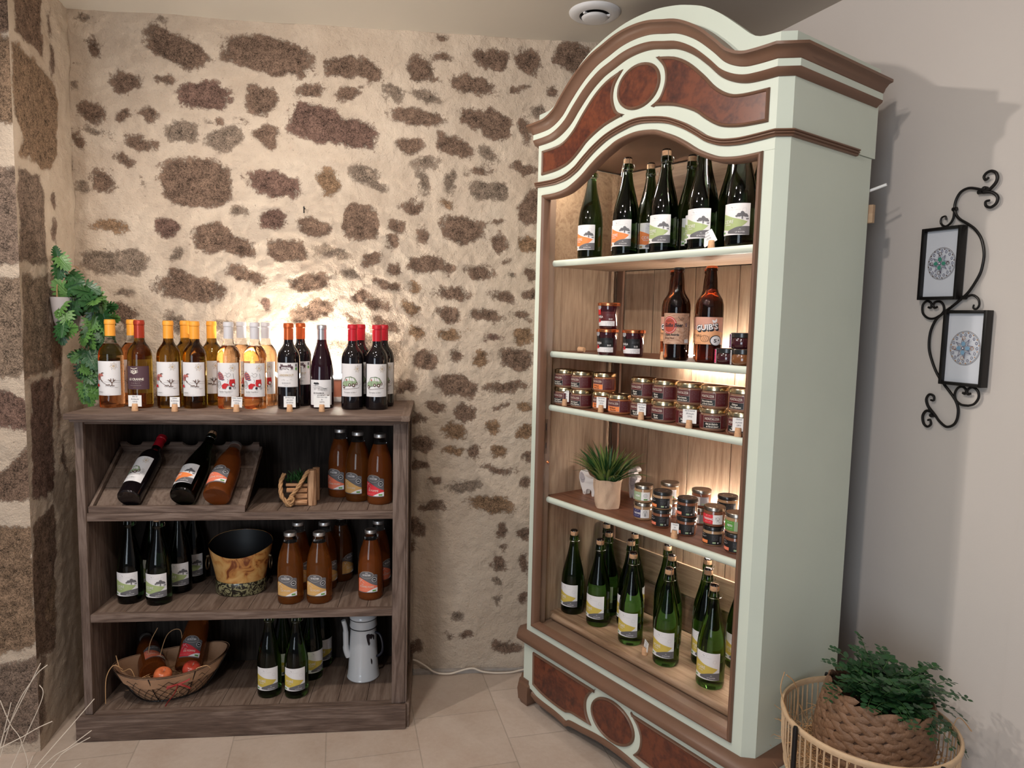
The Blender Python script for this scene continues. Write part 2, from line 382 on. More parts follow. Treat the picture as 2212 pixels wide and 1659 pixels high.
def vnoise(X, Z, sc, seed):
    """smooth value noise on a grid, numpy"""
    rs = np.random.RandomState(seed); T = rs.rand(64, 64); x, z = X*sc+1000, Z*sc+1000
    xi, zi = np.floor(x).astype(int), np.floor(z).astype(int); fx, fz = x-xi, z-zi
    fx = fx*fx*(3-2*fx); fz = fz*fz*(3-2*fz)
    g = lambda a, b_: T[a % 64, b_ % 64]
    return (g(xi, zi)*(1-fx)*(1-fz)+g(xi+1, zi)*fx*(1-fz)+g(xi, zi+1)*(1-fx)*fz+g(xi+1, zi+1)*fx*fz)*2-1
STONES = [(-1.24,2.422,0.025,0.015,-8,2),(-1.205,2.328,0.031,0.024,-53,0),(-0.931,2.34,0.12,0.05,-24,0),(-0.617,2.335,0.165,0.068,-8,0),(-1.105,2.212,0.054,0.036,-3,0),(-0.977,2.233,0.032,0.016,-8,0),(-0.838,2.184,0.101,0.051,2,1),(-0.639,2.179,0.058,0.054,2,0),(-1.222,2.104,0.051,0.035,-23,0),(-1.112,2.103,0.024,0.03,2,0),(-1.028,2.112,0.038,0.03,-43,0),(-0.917,2.05,0.064,0.036,-3,2),(-0.768,2.037,0.068,0.043,17,2),(-0.62,2.056,0.049,0.039,-28,0),(-1.212,2.04,0.047,0.014,-13,2),(-1.272,2.008,0.041,0.018,-50,0),(-1.063,2.014,0.058,0.024,-18,0),(-1.112,1.947,0.036,0.024,-18,0),(-1.291,1.918,0.012,0.02,2,2),(-0.876,1.879,0.13,0.089,-2,0),(-0.601,1.886,0.095,0.047,-6,1),(-1.186,1.87,0.045,0.037,-33,0),(-1.258,1.846,0.022,0.016,2,2),(-0.799,2.099,0.024,0.01,17,0),(-0.832,2.091,0.014,0.008,2,2),(-0.709,2.101,0.016,0.006,-18,0),(-1.281,2.192,0.016,0.012,-43,2),(-1.271,2.27,0.01,0.006,2,2),(-0.98,2.439,0.026,0.014,-8,2),(-0.354,2.311,0.063,0.04,7,0),(-0.262,2.299,0.064,0.038,-28,0),(-0.075,2.314,0.053,0.04,-33,0),(-0.023,2.288,0.022,0.009,-18,0),(0.002,2.361,0.032,0.019,-8,0),(0.003,2.437,0.023,0.015,-8,0),(0.158,2.37,0.048,0.031,-18,0),(0.211,2.369,0.042,0.037,12,0),(0.325,2.371,0.051,0.036,-48,0),(0.48,2.397,0.071,0.053,-8,0),(0.121,2.269,0.087,0.033,-8,0),(0.274,2.267,0.022,0.018,2,0),(0.312,2.271,0.024,0.009,7,0),(0.421,2.269,0.022,0.022,2,0),(-0.471,2.222,0.05,0.027,14,0),(-0.337,2.217,0.046,0.027,10,0),(-0.291,2.238,0.023,0.008,7,0),(-0.172,2.228,0.047,0.028,-13,2),(-0.044,2.226,0.057,0.022,-6,2),(-0.086,2.146,0.103,0.035,-3,0),(0.118,2.152,0.052,0.035,-13,0),(0.206,2.136,0.068,0.05,-13,0),(0.365,2.199,0.027,0.027,2,2),(0.322,2.12,0.053,0.022,-83,0),(-0.447,2.107,0.102,0.068,-8,1),(-0.333,2.079,0.109,0.054,-13,1),(-0.117,2.039,0.047,0.03,-3,0),(0.054,2.043,0.074,0.037,-23,0),(0.182,2.027,0.042,0.024,-48,2),(-0.05,1.983,0.044,0.024,-3,2),(-0.405,1.903,0.049,0.036,-58,3),(-0.269,1.93,0.052,0.034,-8,2),(-0.23,1.898,0.038,0.025,-43,2),(-0.062,1.914,0.041,0.021,-86,2),(0.038,1.918,0.042,0.028,-73,2),(0.148,1.966,0.04,0.014,10,0),(0.316,1.982,0.049,0.022,-16,0),(0.162,1.888,0.053,0.038,-18,2),(0.225,1.891,0.034,0.036,2,2),(0.029,1.835,0.031,0.02,-20,3),(-1.163,1.71,0.067,0.018,-3,3),(-0.978,1.714,0.049,0.035,-23,1),(-0.815,1.68,0.078,0.058,7,0),(-0.732,1.657,0.071,0.033,-13,0),(-0.726,1.784,0.027,0.021,2,2),(-0.606,1.759,0.05,0.038,-13,1),(-0.459,1.73,0.055,0.038,-8,0),(-0.947,1.623,0.024,0.026,2,2),(-1.203,1.587,0.072,0.044,-8,2),(-1.11,1.586,0.068,0.044,-3,2),(-0.557,1.65,0.072,0.04,-3,0),(-0.696,1.551,0.063,0.022,-15,0),(-0.945,1.54,0.045,0.033,-18,0),(-0.901,1.495,0.132,0.047,-6,0),(-0.473,1.532,0.078,0.038,10,0),(-1.13,1.48,0.03,0.018,2,2),(-1.136,1.404,0.049,0.032,-43,0),(-0.643,1.449,0.029,0.019,-18,1),(-0.465,1.428,0.093,0.034,22,0),(-1.051,1.867,0.015,0.007,-83,2),(-0.953,1.373,0.049,0.025,-28,2),(-0.779,1.36,0.051,0.025,-8,2),(-0.457,1.731,0.061,0.037,-10,0),(-0.292,1.758,0.068,0.065,2,0),(-0.099,1.819,0.051,0.026,2,0),(0.027,1.836,0.032,0.017,-20,3),(0.35,1.832,0.065,0.048,67,0),(0.088,1.742,0.081,0.052,-8,0),(-0.155,1.742,0.033,0.027,12,0),(-0.169,1.691,0.032,0.025,22,0),(-0.062,1.714,0.032,0.024,-78,0),(0.217,1.774,0.028,0.012,-3,0),(0.227,1.696,0.033,0.027,-78,0),(0.34,1.704,0.046,0.03,-38,3),(-0.509,1.647,0.033,0.025,-73,0),(-0.394,1.642,0.065,0.024,-4,2),(-0.255,1.622,0.037,0.022,14,0),(-0.169,1.593,0.025,0.023,2,0),(-0.042,1.611,0.075,0.034,2,0),(0.039,1.601,0.028,0.021,22,0),(0.155,1.587,0.054,0.029,-6,0),(0.256,1.629,0.026,0.012,2,0),(0.281,1.584,0.018,0.016,-78,2),(0.36,1.589,0.026,0.029,2,0),(-0.477,1.527,0.061,0.038,8,0),(-0.332,1.565,0.058,0.02,-12,2),(-0.189,1.527,0.055,0.019,-15,0),(-0.096,1.523,0.025,0.016,2,3),(0.055,1.507,0.078,0.025,-1,0),(0.242,1.497,0.049,0.02,-15,0),(0.353,1.506,0.031,0.025,2,0),(-0.294,1.482,0.037,0.025,-3,0),(-0.235,1.462,0.055,0.024,-10,0),(-0.104,1.444,0.042,0.025,-26,3),(0.041,1.426,0.052,0.033,-6,0),(0.189,1.42,0.063,0.027,-10,0),(0.313,1.43,0.042,0.018,-10,0),(-0.319,1.392,0.037,0.017,-33,0),(-0.189,1.38,0.055,0.022,-12,0),(-0.082,1.354,0.032,0.025,-33,3),(0.042,1.348,0.054,0.022,5,3),(0.212,1.336,0.035,0.013,-3,1),(0.331,1.349,0.04,0.028,2,3),(-0.39,1.293,0.08,0.034,2,2),(-0.256,1.312,0.056,0.034,2,2),(-0.171,1.284,0.038,0.025,-78,2),(-0.047,1.251,0.052,0.036,-6,0),(0.074,1.275,0.028,0.02,-78,0),(0.17,1.255,0.035,0.035,2,3),(0.311,1.257,0.071,0.044,-3,0),(-0.123,1.149,0.044,0.026,-3,0),(0.077,1.148,0.085,0.044,-6,0),(0.269,1.146,0.082,0.025,7,0),(0.001,1.073,0.04,0.023,-8,0),(0.115,1.048,0.037,0.033,2,0),(0.248,1.075,0.031,0.01,27,0),(0.345,1.068,0.03,0.02,2,3),(-0.064,1.021,0.04,0.015,-16,0),(0.068,0.977,0.047,0.036,2,3),(0.216,0.989,0.029,0.027,2,3),(0.347,0.978,0.041,0.031,2,3),(-0.055,0.928,0.049,0.031,-6,0),(0.07,0.898,0.037,0.021,-10,3),(0.144,0.891,0.03,0.024,-78,0),(0.248,0.899,0.041,0.025,2,3),(0.361,0.876,0.027,0.018,-78,0),(-0.069,0.842,0.04,0.022,-3,0),(0.242,0.823,0.06,0.015,-6,0),(-0.01,0.775,0.029,0.015,7,0),(0.105,0.759,0.07,0.027,2,2),(0.356,0.766,0.024,0.024,2,0),(-0.024,0.682,0.058,0.021,5,0),(0.218,0.681,0.093,0.034,-8,3),(-0.078,0.593,0.044,0.033,-38,0),(0.262,0.58,0.032,0.023,-78,0),(0.267,0.51,0.027,0.011,-3,0),(0.253,0.446,0.034,0.03,2,0),(0.247,0.372,0.029,0.017,-3,2),(0.249,0.294,0.023,0.015,22,2),(0.35,0.558,0.028,0.022,2,0),(-0.096,0.517,0.021,0.013,-78,0),(0.36,0.445,0.034,0.021,-83,0),(0.356,0.299,0.026,0.022,42,0),(0.086,0.235,0.028,0.019,2,2),(0.065,0.149,0.011,0.01,2,0),(0.12,0.147,0.027,0.02,2,0),(0.279,0.103,0.058,0.023,-10,0),(-0.081,0.109,0.027,0.025,2,0)]
JSIDE = [[(0.048, 2.33), (0.22, 2.403), (0.203, 2.223), (0.121, 2.234), (0.039, 2.237)], [(0.024, 2.184), (0.149, 2.179), (0.299, 2.15), (0.28, 1.939), (0.237, 1.876), (0.165, 1.861), (0.111, 1.886), (0.036, 1.874), (0.067, 1.931), (0.026, 1.978)], [(0.027, 1.823), (0.15, 1.827), (0.188, 1.76), (0.173, 1.566), (0.007, 1.554)], [(0.03, 1.501), (0.181, 1.519), (0.176, 1.374), (0.262, 1.313), (0.246, 1.231), (0.107, 1.211), (0.004, 1.213)], [(0.044, 1.175), (0.192, 1.186), (0.184, 1.004), (0.167, 0.819), (0.086, 0.817), (0.027, 0.832), (0.045, 1.027)], [(0.018, 0.727), (0.153, 0.754), (0.15, 0.633), (0.12, 0.299), (-0.004, 0.322)], [(0.016, 0.57), (0.141, 0.522), (0.126, 0.355), (0.068, 0.366), (-0.002, 0.365)], [(0.039, 0.307), (0.057, 0.283), (0.035, 0.089), (-0.015, 0.058), (0.016, 0.227)]]
JFRONT = [[(0.031, 2.306), (-0.02, 2.312), (-0.008, 2.218), (0.035, 2.208)], [(0.036, 2.185), (-0.002, 2.18), (-0.015, 2.115), (-0.013, 1.973), (0.007, 1.961), (0.045, 1.968)], [(0.052, 1.819), (-0.001, 1.818), (-0.008, 1.682), (0.001, 1.553), (0.063, 1.546)], [(0.064, 1.497), (-0.013, 1.496), (-0.005, 1.268), (0.016, 1.213), (0.076, 1.206)], [(0.078, 1.159), (0.007, 1.145), (-0.02, 1.062), (0.035, 1.049), (0.082, 1.056)], [(0.046, 0.924), (-0.005, 0.993), (-0.009, 0.839), (0.019, 0.826), (0.091, 0.835), (0.089, 0.884)], [(0.096, 0.737), (-0.001, 0.726), (-0.0, 0.539), (0.007, 0.35), (0.112, 0.352)], [(0.108, 0.299), (0.007, 0.304), (-0.008, 0.273), (-0.0, 0.102), (0.007, 0.038), (0.119, 0.043)]]
JSPOT = [(0.265, 1.769, 0.025, 0.03), (0.25, 1.671, 0.02, 0.035), (0.241, 1.577, 0.02, 0.03), (0.278, 2.334, 0.012, 0.045), (0.276, 2.238, 0.022, 0.06), (0.235, 1.103, 0.015, 0.1), (0.261, 0.905, 0.018, 0.07)]

def grid_mesh(name, U, Z, pos, field, tone, disp, kind='structure'):
    """U x Z grid, pos(u,z,d) -> xyz arrays"""
    nu, nz = len(U), len(Z); GU, GZ = np.meshgrid(U, Z, indexing='ij')
    P = pos(GU, GZ, disp).reshape(-1, 3)
    i, j = np.meshgrid(np.arange(nu-1), np.arange(nz-1), indexing='ij'); a = (i*nz+j).ravel()
    F = np.stack([a, a+nz, a+nz+1, a+1], 1)
    me = bpy.data.meshes.new(name); me.vertices.add(len(P)); me.vertices.foreach_set('co', P.ravel().astype('f'))
    me.loops.add(F.size); me.loops.foreach_set('vertex_index', F.ravel().astype('i'))
    me.polygons.add(len(F)); me.polygons.foreach_set('loop_start', (np.arange(len(F))*4).astype('i')); me.polygons.foreach_set('loop_total', np.full(len(F), 4, 'i'))
    me.update(calc_edges=True); me.polygons.foreach_set('use_smooth', [True]*len(F))
    for nmn, arr in (('field', field), ('tone', tone)):
        at = me.attributes.new(nmn, 'FLOAT', 'POINT'); at.data.foreach_set('value', arr.ravel().astype('f'))
    me.materials.append(STONEM); me.validate()
    o = bpy.data.objects.new(name, me); COL.objects.link(o); tag(o, kind=kind); return o
def back_wall():
    U = np.arange(-1.31, 1.2, .006); Z = np.arange(-.01, 2.462, .006)
    X, Y = np.meshgrid(U, Z, indexing='ij')
    wx = X+.012*vnoise(X, Y, 22, 1)+.006*vnoise(X, Y, 60, 2); wz = Y+.010*vnoise(X, Y, 22, 3)+.005*vnoise(X, Y, 60, 4)
    F = np.full(X.shape, -.2); T = np.zeros(X.shape)
    for (cx, cz, rx, rz, rot, t) in STONES:
        c, s = math.cos(R(rot)), math.sin(R(rot)); dx, dz = wx-cx, wz-cz
        a = np.abs((dx*c+dz*s)/rx); b_ = np.abs((-dx*s+dz*c)/rz)
        g = (1-(a**2.5+b_**2.5)**.4)*min(rx, rz)
        sel = g > F; F = np.where(sel, g, F); T = np.where(sel, t/3, T)
    m = np.clip((F+.004)/.012, 0, 1)
    D = .010*vnoise(X, Y, 3.2, 5)+.005*vnoise(X, Y, 9, 6)+.003*vnoise(X, Y, 28, 7)+m*(.004*vnoise(X, Y, 45, 8)-.002)+.002*vnoise(X, Y, 70, 9)
    D = D-D.min()
    edge = np.clip((2.46-Y)/.02, 0, 1)
    return grid_mesh('wall_back', U, Z, lambda u, z, d: np.stack([u, -d*.9+.006, z], -1), F, T, D)
back_wall()
def sd_poly(X, Z, poly):
    d = np.full(X.shape, 1e9); ins = np.zeros(X.shape, bool); n = len(poly)
    for i in range(n):
        (x0, z0), (x1, z1) = poly[i], poly[(i+1) % n]; ex, ez = x1-x0, z1-z0
        t = np.clip(((X-x0)*ex+(Z-z0)*ez)/(ex*ex+ez*ez+1e-12), 0, 1); d = np.minimum(d, np.hypot(X-x0-t*ex, Z-z0-t*ez))
        cnd = (z0 > Z) != (z1 > Z); ins ^= cnd & (X < (x1-x0)*(Z-z0)/(z1-z0+1e-12)+x0)
    return np.where(ins, d, -d)
def jamb(name, org, dirv, nrm, L, polys, spots, seed):
    U = np.arange(0, L+.001, .006); Z = np.arange(-.01, 2.462, .006); X, Y = np.meshgrid(U, Z, indexing='ij')
    wx = X+.010*vnoise(X, Y, 20, seed); wz = Y+.010*vnoise(X, Y, 20, seed+1)
    F = np.full(X.shape, -.2); T = np.zeros(X.shape)
    for k, p in enumerate(polys):
        g = sd_poly(wx, wz, p)+.010; sel = g > F; F = np.where(sel, g, F); T = np.where(sel, (.0, .9, .55, .75, .3)[k % 5], T)
    for (cx, cz, rx, rz) in spots:
        g = (1-np.hypot((wx-cx)/rx, (wz-cz)/rz))*min(rx, rz); sel = g > F; F = np.where(sel, g, F); T = np.where(sel, .5, T)
    D = .007*vnoise(X, Y, 4, seed+2)+.003*vnoise(X, Y, 14, seed+3)+.003*vnoise(X, Y, 40, seed+4)
    D = (D-D.mean())*np.clip(X/.05, 0, 1)
    o, d, q = np.array(org), np.array(dirv), np.array(nrm)
    return grid_mesh(name, U, Z, lambda u, z, dd: o+u[..., None]*d+dd[..., None]*q+z[..., None]*np.array([0, 0, 1]), F, T, D)
sdv = np.array([-.04, .45, 0]); Ls = np.linalg.norm(sdv); sdv = sdv/Ls
jamb('wall_left', (-1.25, -.43, 0), sdv, (sdv[1], -sdv[0], 0), Ls, JSIDE, JSPOT, 21)
fdv = np.array([-1, -.12, 0]); fdv = fdv/np.linalg.norm(fdv)
jamb('wall_left_front', (-1.25, -.43, 0), fdv, (.119, -.993, 0), 1.5, JFRONT, [], 41)

# floor: 30 cm stoneware tiles laid running bond, square to the right wall
def floor_mat():
    m, n, l, b = nm('beige_floor_tile')
    tc = n.new('ShaderNodeTexCoord'); mp = n.new('ShaderNodeMapping'); l.new(tc.outputs['Object'], mp.inputs['Vector'])
    # brick rows run along y': swap axes by rotating 90 degrees
    mp.inputs['Rotation'].default_value = (0, 0, R(-7.94-90)); mp.inputs['Location'].default_value = (TX, TY, 0)
    br = n.new('ShaderNodeTexBrick'); l.new(mp.outputs[0], br.inputs['Vector']); br.inputs['Scale'].default_value = 1
    br.inputs['Brick Width'].default_value = .303; br.inputs['Row Height'].default_value = .299; br.inputs['Mortar Size'].default_value = .0022; br.inputs['Mortar Smooth'].default_value = .3
    br.offset = .58; br.inputs['Color1'].default_value = (.49, .395, .325, 1); br.inputs['Color2'].default_value = (.555, .455, .385, 1); br.inputs['Mortar'].default_value = (.40, .33, .27, 1)
    def tex(sc, d=5, r=.6):
        t = n.new('ShaderNodeTexNoise'); t.inputs['Scale'].default_value = sc; t.inputs['Detail'].default_value = d; t.inputs['Roughness'].default_value = r; l.new(tc.outputs['Object'], t.inputs['Vector']); return t.outputs['Fac']
    a, c = tex(5.5, 6, .65), tex(60, 4)
    r = ramp(n, [(.3, (.84, .78, .74)), (.55, (1, 1, 1)), (.75, (1.12, 1.13, 1.15))])
    s = n.new('ShaderNodeMath'); s.operation = 'MULTIPLY_ADD'; s.inputs[1].default_value = .3; l.new(c, s.inputs[0])
    s2 = n.new('ShaderNodeMath'); s2.operation = 'MULTIPLY'; s2.inputs[1].default_value = .72; l.new(a, s2.inputs[0]); l.new(s2.outputs[0], s.inputs[2]); l.new(s.outputs[0], r.inputs[0])
    mx = n.new('ShaderNodeMix'); mx.data_type = 'RGBA'; mx.blend_type = 'MULTIPLY'; mx.inputs['Factor'].default_value = 1
    l.new(br.outputs['Color'], mx.inputs['A']); l.new(r.outputs[0], mx.inputs['B']); l.new(mx.outputs['Result'], b.inputs['Base Color'])
    b.inputs['Roughness'].default_value = .48; b.inputs['Specular IOR Level'].default_value = .35
    bp = n.new('ShaderNodeBump'); bp.inputs['Strength'].default_value = .35; bp.inputs['Distance'].default_value = .002
    ad = n.new('ShaderNodeMath'); ad.operation = 'MULTIPLY_ADD'; ad.inputs[1].default_value = -2; l.new(br.outputs['Fac'], ad.inputs[0]); l.new(c, ad.inputs[2]); l.new(ad.outputs[0], bp.inputs['Height']); l.new(bp.outputs['Normal'], b.inputs['Normal'])
    return m
TX, TY = .32, -.112
FLOORM = floor_mat()
tag(MB().box(-2.8, 2.4, -5.2, .02, -.06, 0, FLOORM).build('floor', smooth=0), kind='structure')
CEILM = plain('ceiling_paint', (.60, .55, .48), .85, var=.04, vscale=3)
tag(MB().box(-2.8, 2.4, -5.2, .03, 2.45, 2.52, CEILM).build('ceiling', smooth=0), kind='structure')
WALLM = plain('right_wall_paint', (.62, .565, .525), .7, var=.03, vscale=4, bump=.06, bscale=400)
# right wall: plane through (1.1325,0) running toward the viewer, splayed 16.3 degrees
ra = R(16.313); rdir = Vector((math.sin(ra), -math.cos(ra), 0)); rin = Vector((-math.cos(ra), -math.sin(ra), 0))
def RW(d, z, off=0.0):
    """point d metres along the right wall from the corner, off metres into the room"""
    p = Vector((1.1325, 0, 0))+rdir*d+rin*off; p.z = z; return p
def wall_slab(d0, d1, name, off=0.0, th=.08, m=None, z0=0, z1=2.46):
    mb = MB(); vs = [RW(d0, z0, off), RW(d1, z0, off), RW(d1, z1, off), RW(d0, z1, off), RW(d0, z0, off-th), RW(d1, z0, off-th), RW(d1, z1, off-th), RW(d0, z1, off-th)]
    mb.add(vs, [(0, 1, 2, 3), (4, 7, 6, 5), (0, 4, 5, 1), (3, 2, 6, 7), (0, 3, 7, 4), (1, 5, 6, 2)], m or WALLM)
    return tag(mb.build(name, smooth=0), kind='structure')
wall_slab(-.1, 5.2, 'wall_right')
# the flush door casing that starts at the far right edge of the photograph
mbt = MB(); vs = [RW(1.166, 0, .004), RW(1.26, 0, .004), RW(1.26, 2.46, .004), RW(1.166, 2.46, .004), RW(1.166, 0, -.01), RW(1.26, 0, -.01), RW(1.26, 2.46, -.01), RW(1.166, 2.46, -.01)]
mbt.add(vs, [(0, 1, 2, 3), (4, 7, 6, 5), (0, 4, 5, 1), (3, 2, 6, 7), (0, 3, 7, 4), (1, 5, 6, 2)], WALLM)
tag(mbt.build('trim_1', smooth=0), kind='structure')
# plaster strip at the foot of the stone wall
tag(MB().box(-1.29, .75, -.026, -.0, -.005, .016, plain('grey_plaster_foot', (.36, .32, .29), .9, var=.3, vscale=40, bump=.6, bscale=120), .006).build('baseboard_back'), kind='structure')

# ------------------------------------------------------------------ wardrobe used as display cabinet
AX, AY, AANG = .3384, -.2447, R(-59.2011)
def A(s, t, z=0):
    return Vector((AX+s*math.cos(AANG)-t*math.sin(AANG), AY+s*math.sin(AANG)+t*math.cos(AANG), z))
ARM = empty('display_wardrobe', A(0, 0), AANG, 'tall sage and brown antique wardrobe with arched top and burl panels standing across the corner', 'wardrobe')
WID = .913; MID = WID/2; CH = .026; DEP = .42
def arch(tab, h=0.0):
    pts = [(-x, z) for x, z in tab[::-1]]+[(x, z) for x, z in tab[1:]]
    c = cr2(pts, 5); return [(MID+x, z+h) for x, z in c]
BD = [(0, 2.294), (.06, 2.291), (.12, 2.280), (.165, 2.267), (.225, 2.243), (.28, 2.207), (.337, 2.160), (.375, 2.128), (.405, 2.115), (.4565, 2.111)]
B2 = [(0, 2.187), (.05, 2.183), (.1, 2.170), (.147, 2.156), (.2, 2.126), (.25, 2.085), (.29, 2.048), (.33, 2.025), (.37, 2.012), (.41, 2.008), (.4565, 2.007)]
T3 = [(0, 2.003), (.055, 1.997), (.12, 1.982), (.175, 1.958), (.21, 1.938), (.235, 1.922), (.26, 1.906), (.30, 1.890), (.34, 1.883), (.38, 1.881), (.4565, 1.883)]
OP = [(0, 1.967), (.07, 1.959), (.11, 1.944), (.15, 1.926), (.19, 1.903), (.225, 1.880), (.26, 1.862), (.30, 1.846), (.34, 1.839), (.38, 1.837), (.4285, 1.838)]
def interp(c, x):
    for (x0, z0), (x1, z1) in zip(c, c[1:]):
        if x0 <= x <= x1: return z0+(z1-z0)*(x-x0)/(x1-x0+1e-12)
    return c[0][1] if x < c[0][0] else c[-1][1]
cBD, cT3, cOP, cB2 = arch(BD), arch(T3), arch(OP), arch(B2)
def slab_between(lo, hi, x0, x1, y0, y1, m, n=64):
    mb = MB(); xs = [x0+(x1-x0)*i/n for i in range(n+1)]; vs = []
    for x in xs:
        a, b_ = lo(x), hi(x); vs += [(x, y0, a), (x, y0, b_), (x, y1, b_), (x, y1, a)]
    fs = [(0, 1, 2, 3), (n*4+3, n*4+2, n*4+1, n*4)]
    for i in range(n):
        k = i*4
        for q in range(4): fs.append((k+q, k+4+q, k+4+(q+1) % 4, k+(q+1) % 4))
    return mb.add(vs, fs, m)
# crown board with pediment, painted; everything above the arched opening
o0, o1 = .030, .883
slab_between(lambda x: interp(cT3, x)-.012, lambda x: interp(cBD, x), 0, WID, 0, .022, PAINT).build('pediment', ARM, 40)
slab_between(lambda x: interp(cOP, x) if o0 < x < o1 else 1.838, lambda x: interp(cT3, x)-.0125, 0, WID, 0, .022, PAINT).build('arched_rail', ARM, 40)
for x0, x1 in ((0, .0305), (.8825, WID)):
    MB().box(x0, x1, 0, .022, .26, 1.8375, PAINT).build('stile', ARM, 0)
MB().box(.0305, .8825, 0, .022, .235, .302, PAINT).build('bottom_rail', ARM, 0)
def side(x, sg):
    """chamfered corner post plus side panel; sg=-1 left, +1 right"""
    mb = MB()
    for z0, z1, e in ((.06, 1.872, 0), (1.8735, 2.111, .003)):
        P = [(x, 0), (x+sg*(CH+e*.5), CH), (x+sg*(CH+e), DEP+(.012 if e else 0)), (x+sg*(CH-.018), DEP), (x-sg*.004, .05), (x-sg*.004, .022), (x, .022)]
        n = len(P); v = [(a, b_, z0) for a, b_ in P]+[(a, b_, z1) for a, b_ in P]
        mb.add(v, [list(range(n)), list(range(2*n-1, n-1, -1))]+[[i, (i+1) % n, (i+1) % n+n, i+n] for i in range(n)], PAINT)
    mb.build('side_panel', ARM, 20)
side(0, -1); side(WID, 1)
def around(curve, back_t=DEP, zf=None, back_both=True):
    """sweep path: left side, left chamfer, front curve, right chamfer, right side"""
    z0 = curve[0][1]; p = []
    p.append(((-CH, back_t, z0), (-1, 0, 0), (0, 0, 1)))
    p.append(((-CH, CH, z0), (-1, -.414, 0), (0, 0, 1)))
    p.append(((0, 0, z0), (-.414, -1, 0), (0, 0, 1)))
    for i in range(1, len(curve)-1):
        (xa, za), (x, z), (xb, zb) = curve[i-1], curve[i], curve[i+1]; d = Vector((xb-xa, zb-za)).normalized()
        p.append(((x, 0, z), (0, -1, 0), (-d.y, 0, d.x)))
    p.append(((WID, 0, z0), (.414, -1, 0), (0, 0, 1)))
    p.append(((WID+CH, CH, z0), (1, -.414, 0), (0, 0, 1)))
    p.append(((WID+CH, back_t, z0), (1, 0, 0), (0, 0, 1)))
    return p
e = .001
MB().sweep(around(cB2), [(-.004, -.001), (e, 0), (.006, .001), (.010, .006), (.018, .011), (.020, .017), (-.004, .017)], TRIM).build('lower_cornice_moulding', ARM, 50)
MB().sweep(around(cB2), [(-.004, .0172), (.019, .0172), (.019, .0348), (-.004, .0348)], PAINT).build('cornice_band', ARM, 40)
MB().sweep(around(cB2), [(-.004, .035), (.019, .035), (.022, .038), (.025, .046), (.034, .056), (.044, .059), (.044, .066), (-.004, .067)], TRIM).build('upper_cornice_moulding', ARM, 50)
MB().sweep(around(cT3, .335), [(-.004, -.017), (e, -.017), (.006, -.016), (.008, -.013), (.006, -.0115), (.011, -.009), (.011, -.007), (.008, -.0055), (.013, -.003), (.012, 0), (-.004, 0)], TRIM).build('arch_moulding', ARM, 30)
# moulding round the opening
def loop_moulding(pts, prof, m, name, parent, y=0.0):
    """pts closed 2D loop (x,z) counter-clockwise seen from the front; prof (o, inward)"""
    n = len(pts); path = []
    ar = sum(pts[i][0]*pts[(i+1) % n][1]-pts[(i+1) % n][0]*pts[i][1] for i in range(n)); sg = 1 if ar > 0 else -1
    for i in range(n):
        a, b_, c = Vector(pts[i-1]), Vector(pts[i]), Vector(pts[(i+1) % n])
        d1 = (b_-a).normalized(); d2 = (c-b_).normalized(); n1 = Vector((-d1.y, d1.x))*sg; n2 = Vector((-d2.y, d2.x))*sg
        mN = n1+n2; mN = mN/max(mN.length_squared, .35)*2
        path.append(((b_.x, y, b_.y), (0, -1, 0), (mN.x, 0, mN.y)))
    return MB().sweep(path, prof, m, closed=True).build(name, parent, 40)
opl = [(x, z) for x, z in cOP if o0+.001 < x < o1-.001]
loop = [(o0, .304), (o1, .304)]+[(o1, 1.838)]+opl[::-1]+[(o0, 1.838)]
loop_moulding(loop, [(-.022, 0), (.004, 0), (.009, .003), (.010, .007), (.007, .011), (.002, .015), (-.022, .0155)], TRIM, 'opening_moulding', ARM)
# burl panels of the pediment
def panel(poly, name='burl_panel', y=0.0, par=ARM, w=.008):
    mb = MB(); n = len(poly); mb.prism(poly, y-.003, y+.002, BURL)
    o = mb.build(name, par, 0)
    loop_moulding(poly, [(.0, -.001), (.005, 0), (.008, w*.4), (.006, w*.75), (.0035, w), (.0, w)], TRIM, 'panel_moulding', o, y)
    return o
RP = cr2([(.522, 2.158), (.585, 2.142), (.638, 2.113), (.69, 2.068), (.732, 2.026), (.775, 1.999), (.819, 1.989), (.891, 1.986)], 4)
RP += cr2([(.891, 1.906), (.853, 1.907), (.81, 1.910), (.764, 1.919), (.732, 1.933), (.70, 1.954), (.662, 1.981), (.592, 2.010), (.511, 2.027)], 4)
RP += cr2([(.511, 2.027), (.540, 2.041), (.555, 2.066), (.560, 2.094), (.552, 2.125), (.522, 2.158)], 4)[1:-1]
panel(RP); panel([(WID-x, z) for x, z in RP][::-1])
panel([(MID+.083*math.cos(2*PI*i/40), 2.0945+.0635*math.sin(2*PI*i/40)) for i in range(40)])
# inner posts, side linings, back
MB().box(.013, .0325, .0221, .058, .3037, 1.83, PALE_TRIM).build('inner_post', ARM, 0)
MB().box(.8805, .900, .0221, .058, .3037, 1.83, PALE_TRIM).build('inner_post', ARM, 0)
mbk = MB()
mbk.box(.001, .012, .0225, .387, .30, 1.60, OAK).box(.001, .012, .0225, .387, 1.602, 1.96, OAK_X).build('side_lining', ARM, 0)
MB().box(.901, .912, .0225, .387, .30, 1.96, OAK).build('side_lining', ARM, 0)
lp = MB().box(.0122, .0145, .17, .335, .336, .49, OAK, .002)
lp.build('lining_board', ARM, 0)
mbk = MB(); xs = [.012, .20, .385, .56, .70, .901]
for i, (x0, x1) in enumerate(zip(xs, xs[1:])):
    mbk.box(x0+.0015, x1-.0015, .388, .396, .30, 1.60, OAK, .001)
mbk.box(.01, .903, .3963, .402, .235, 2.09, DARK_BACK)
mbk.build('back_planks', ARM, 0)
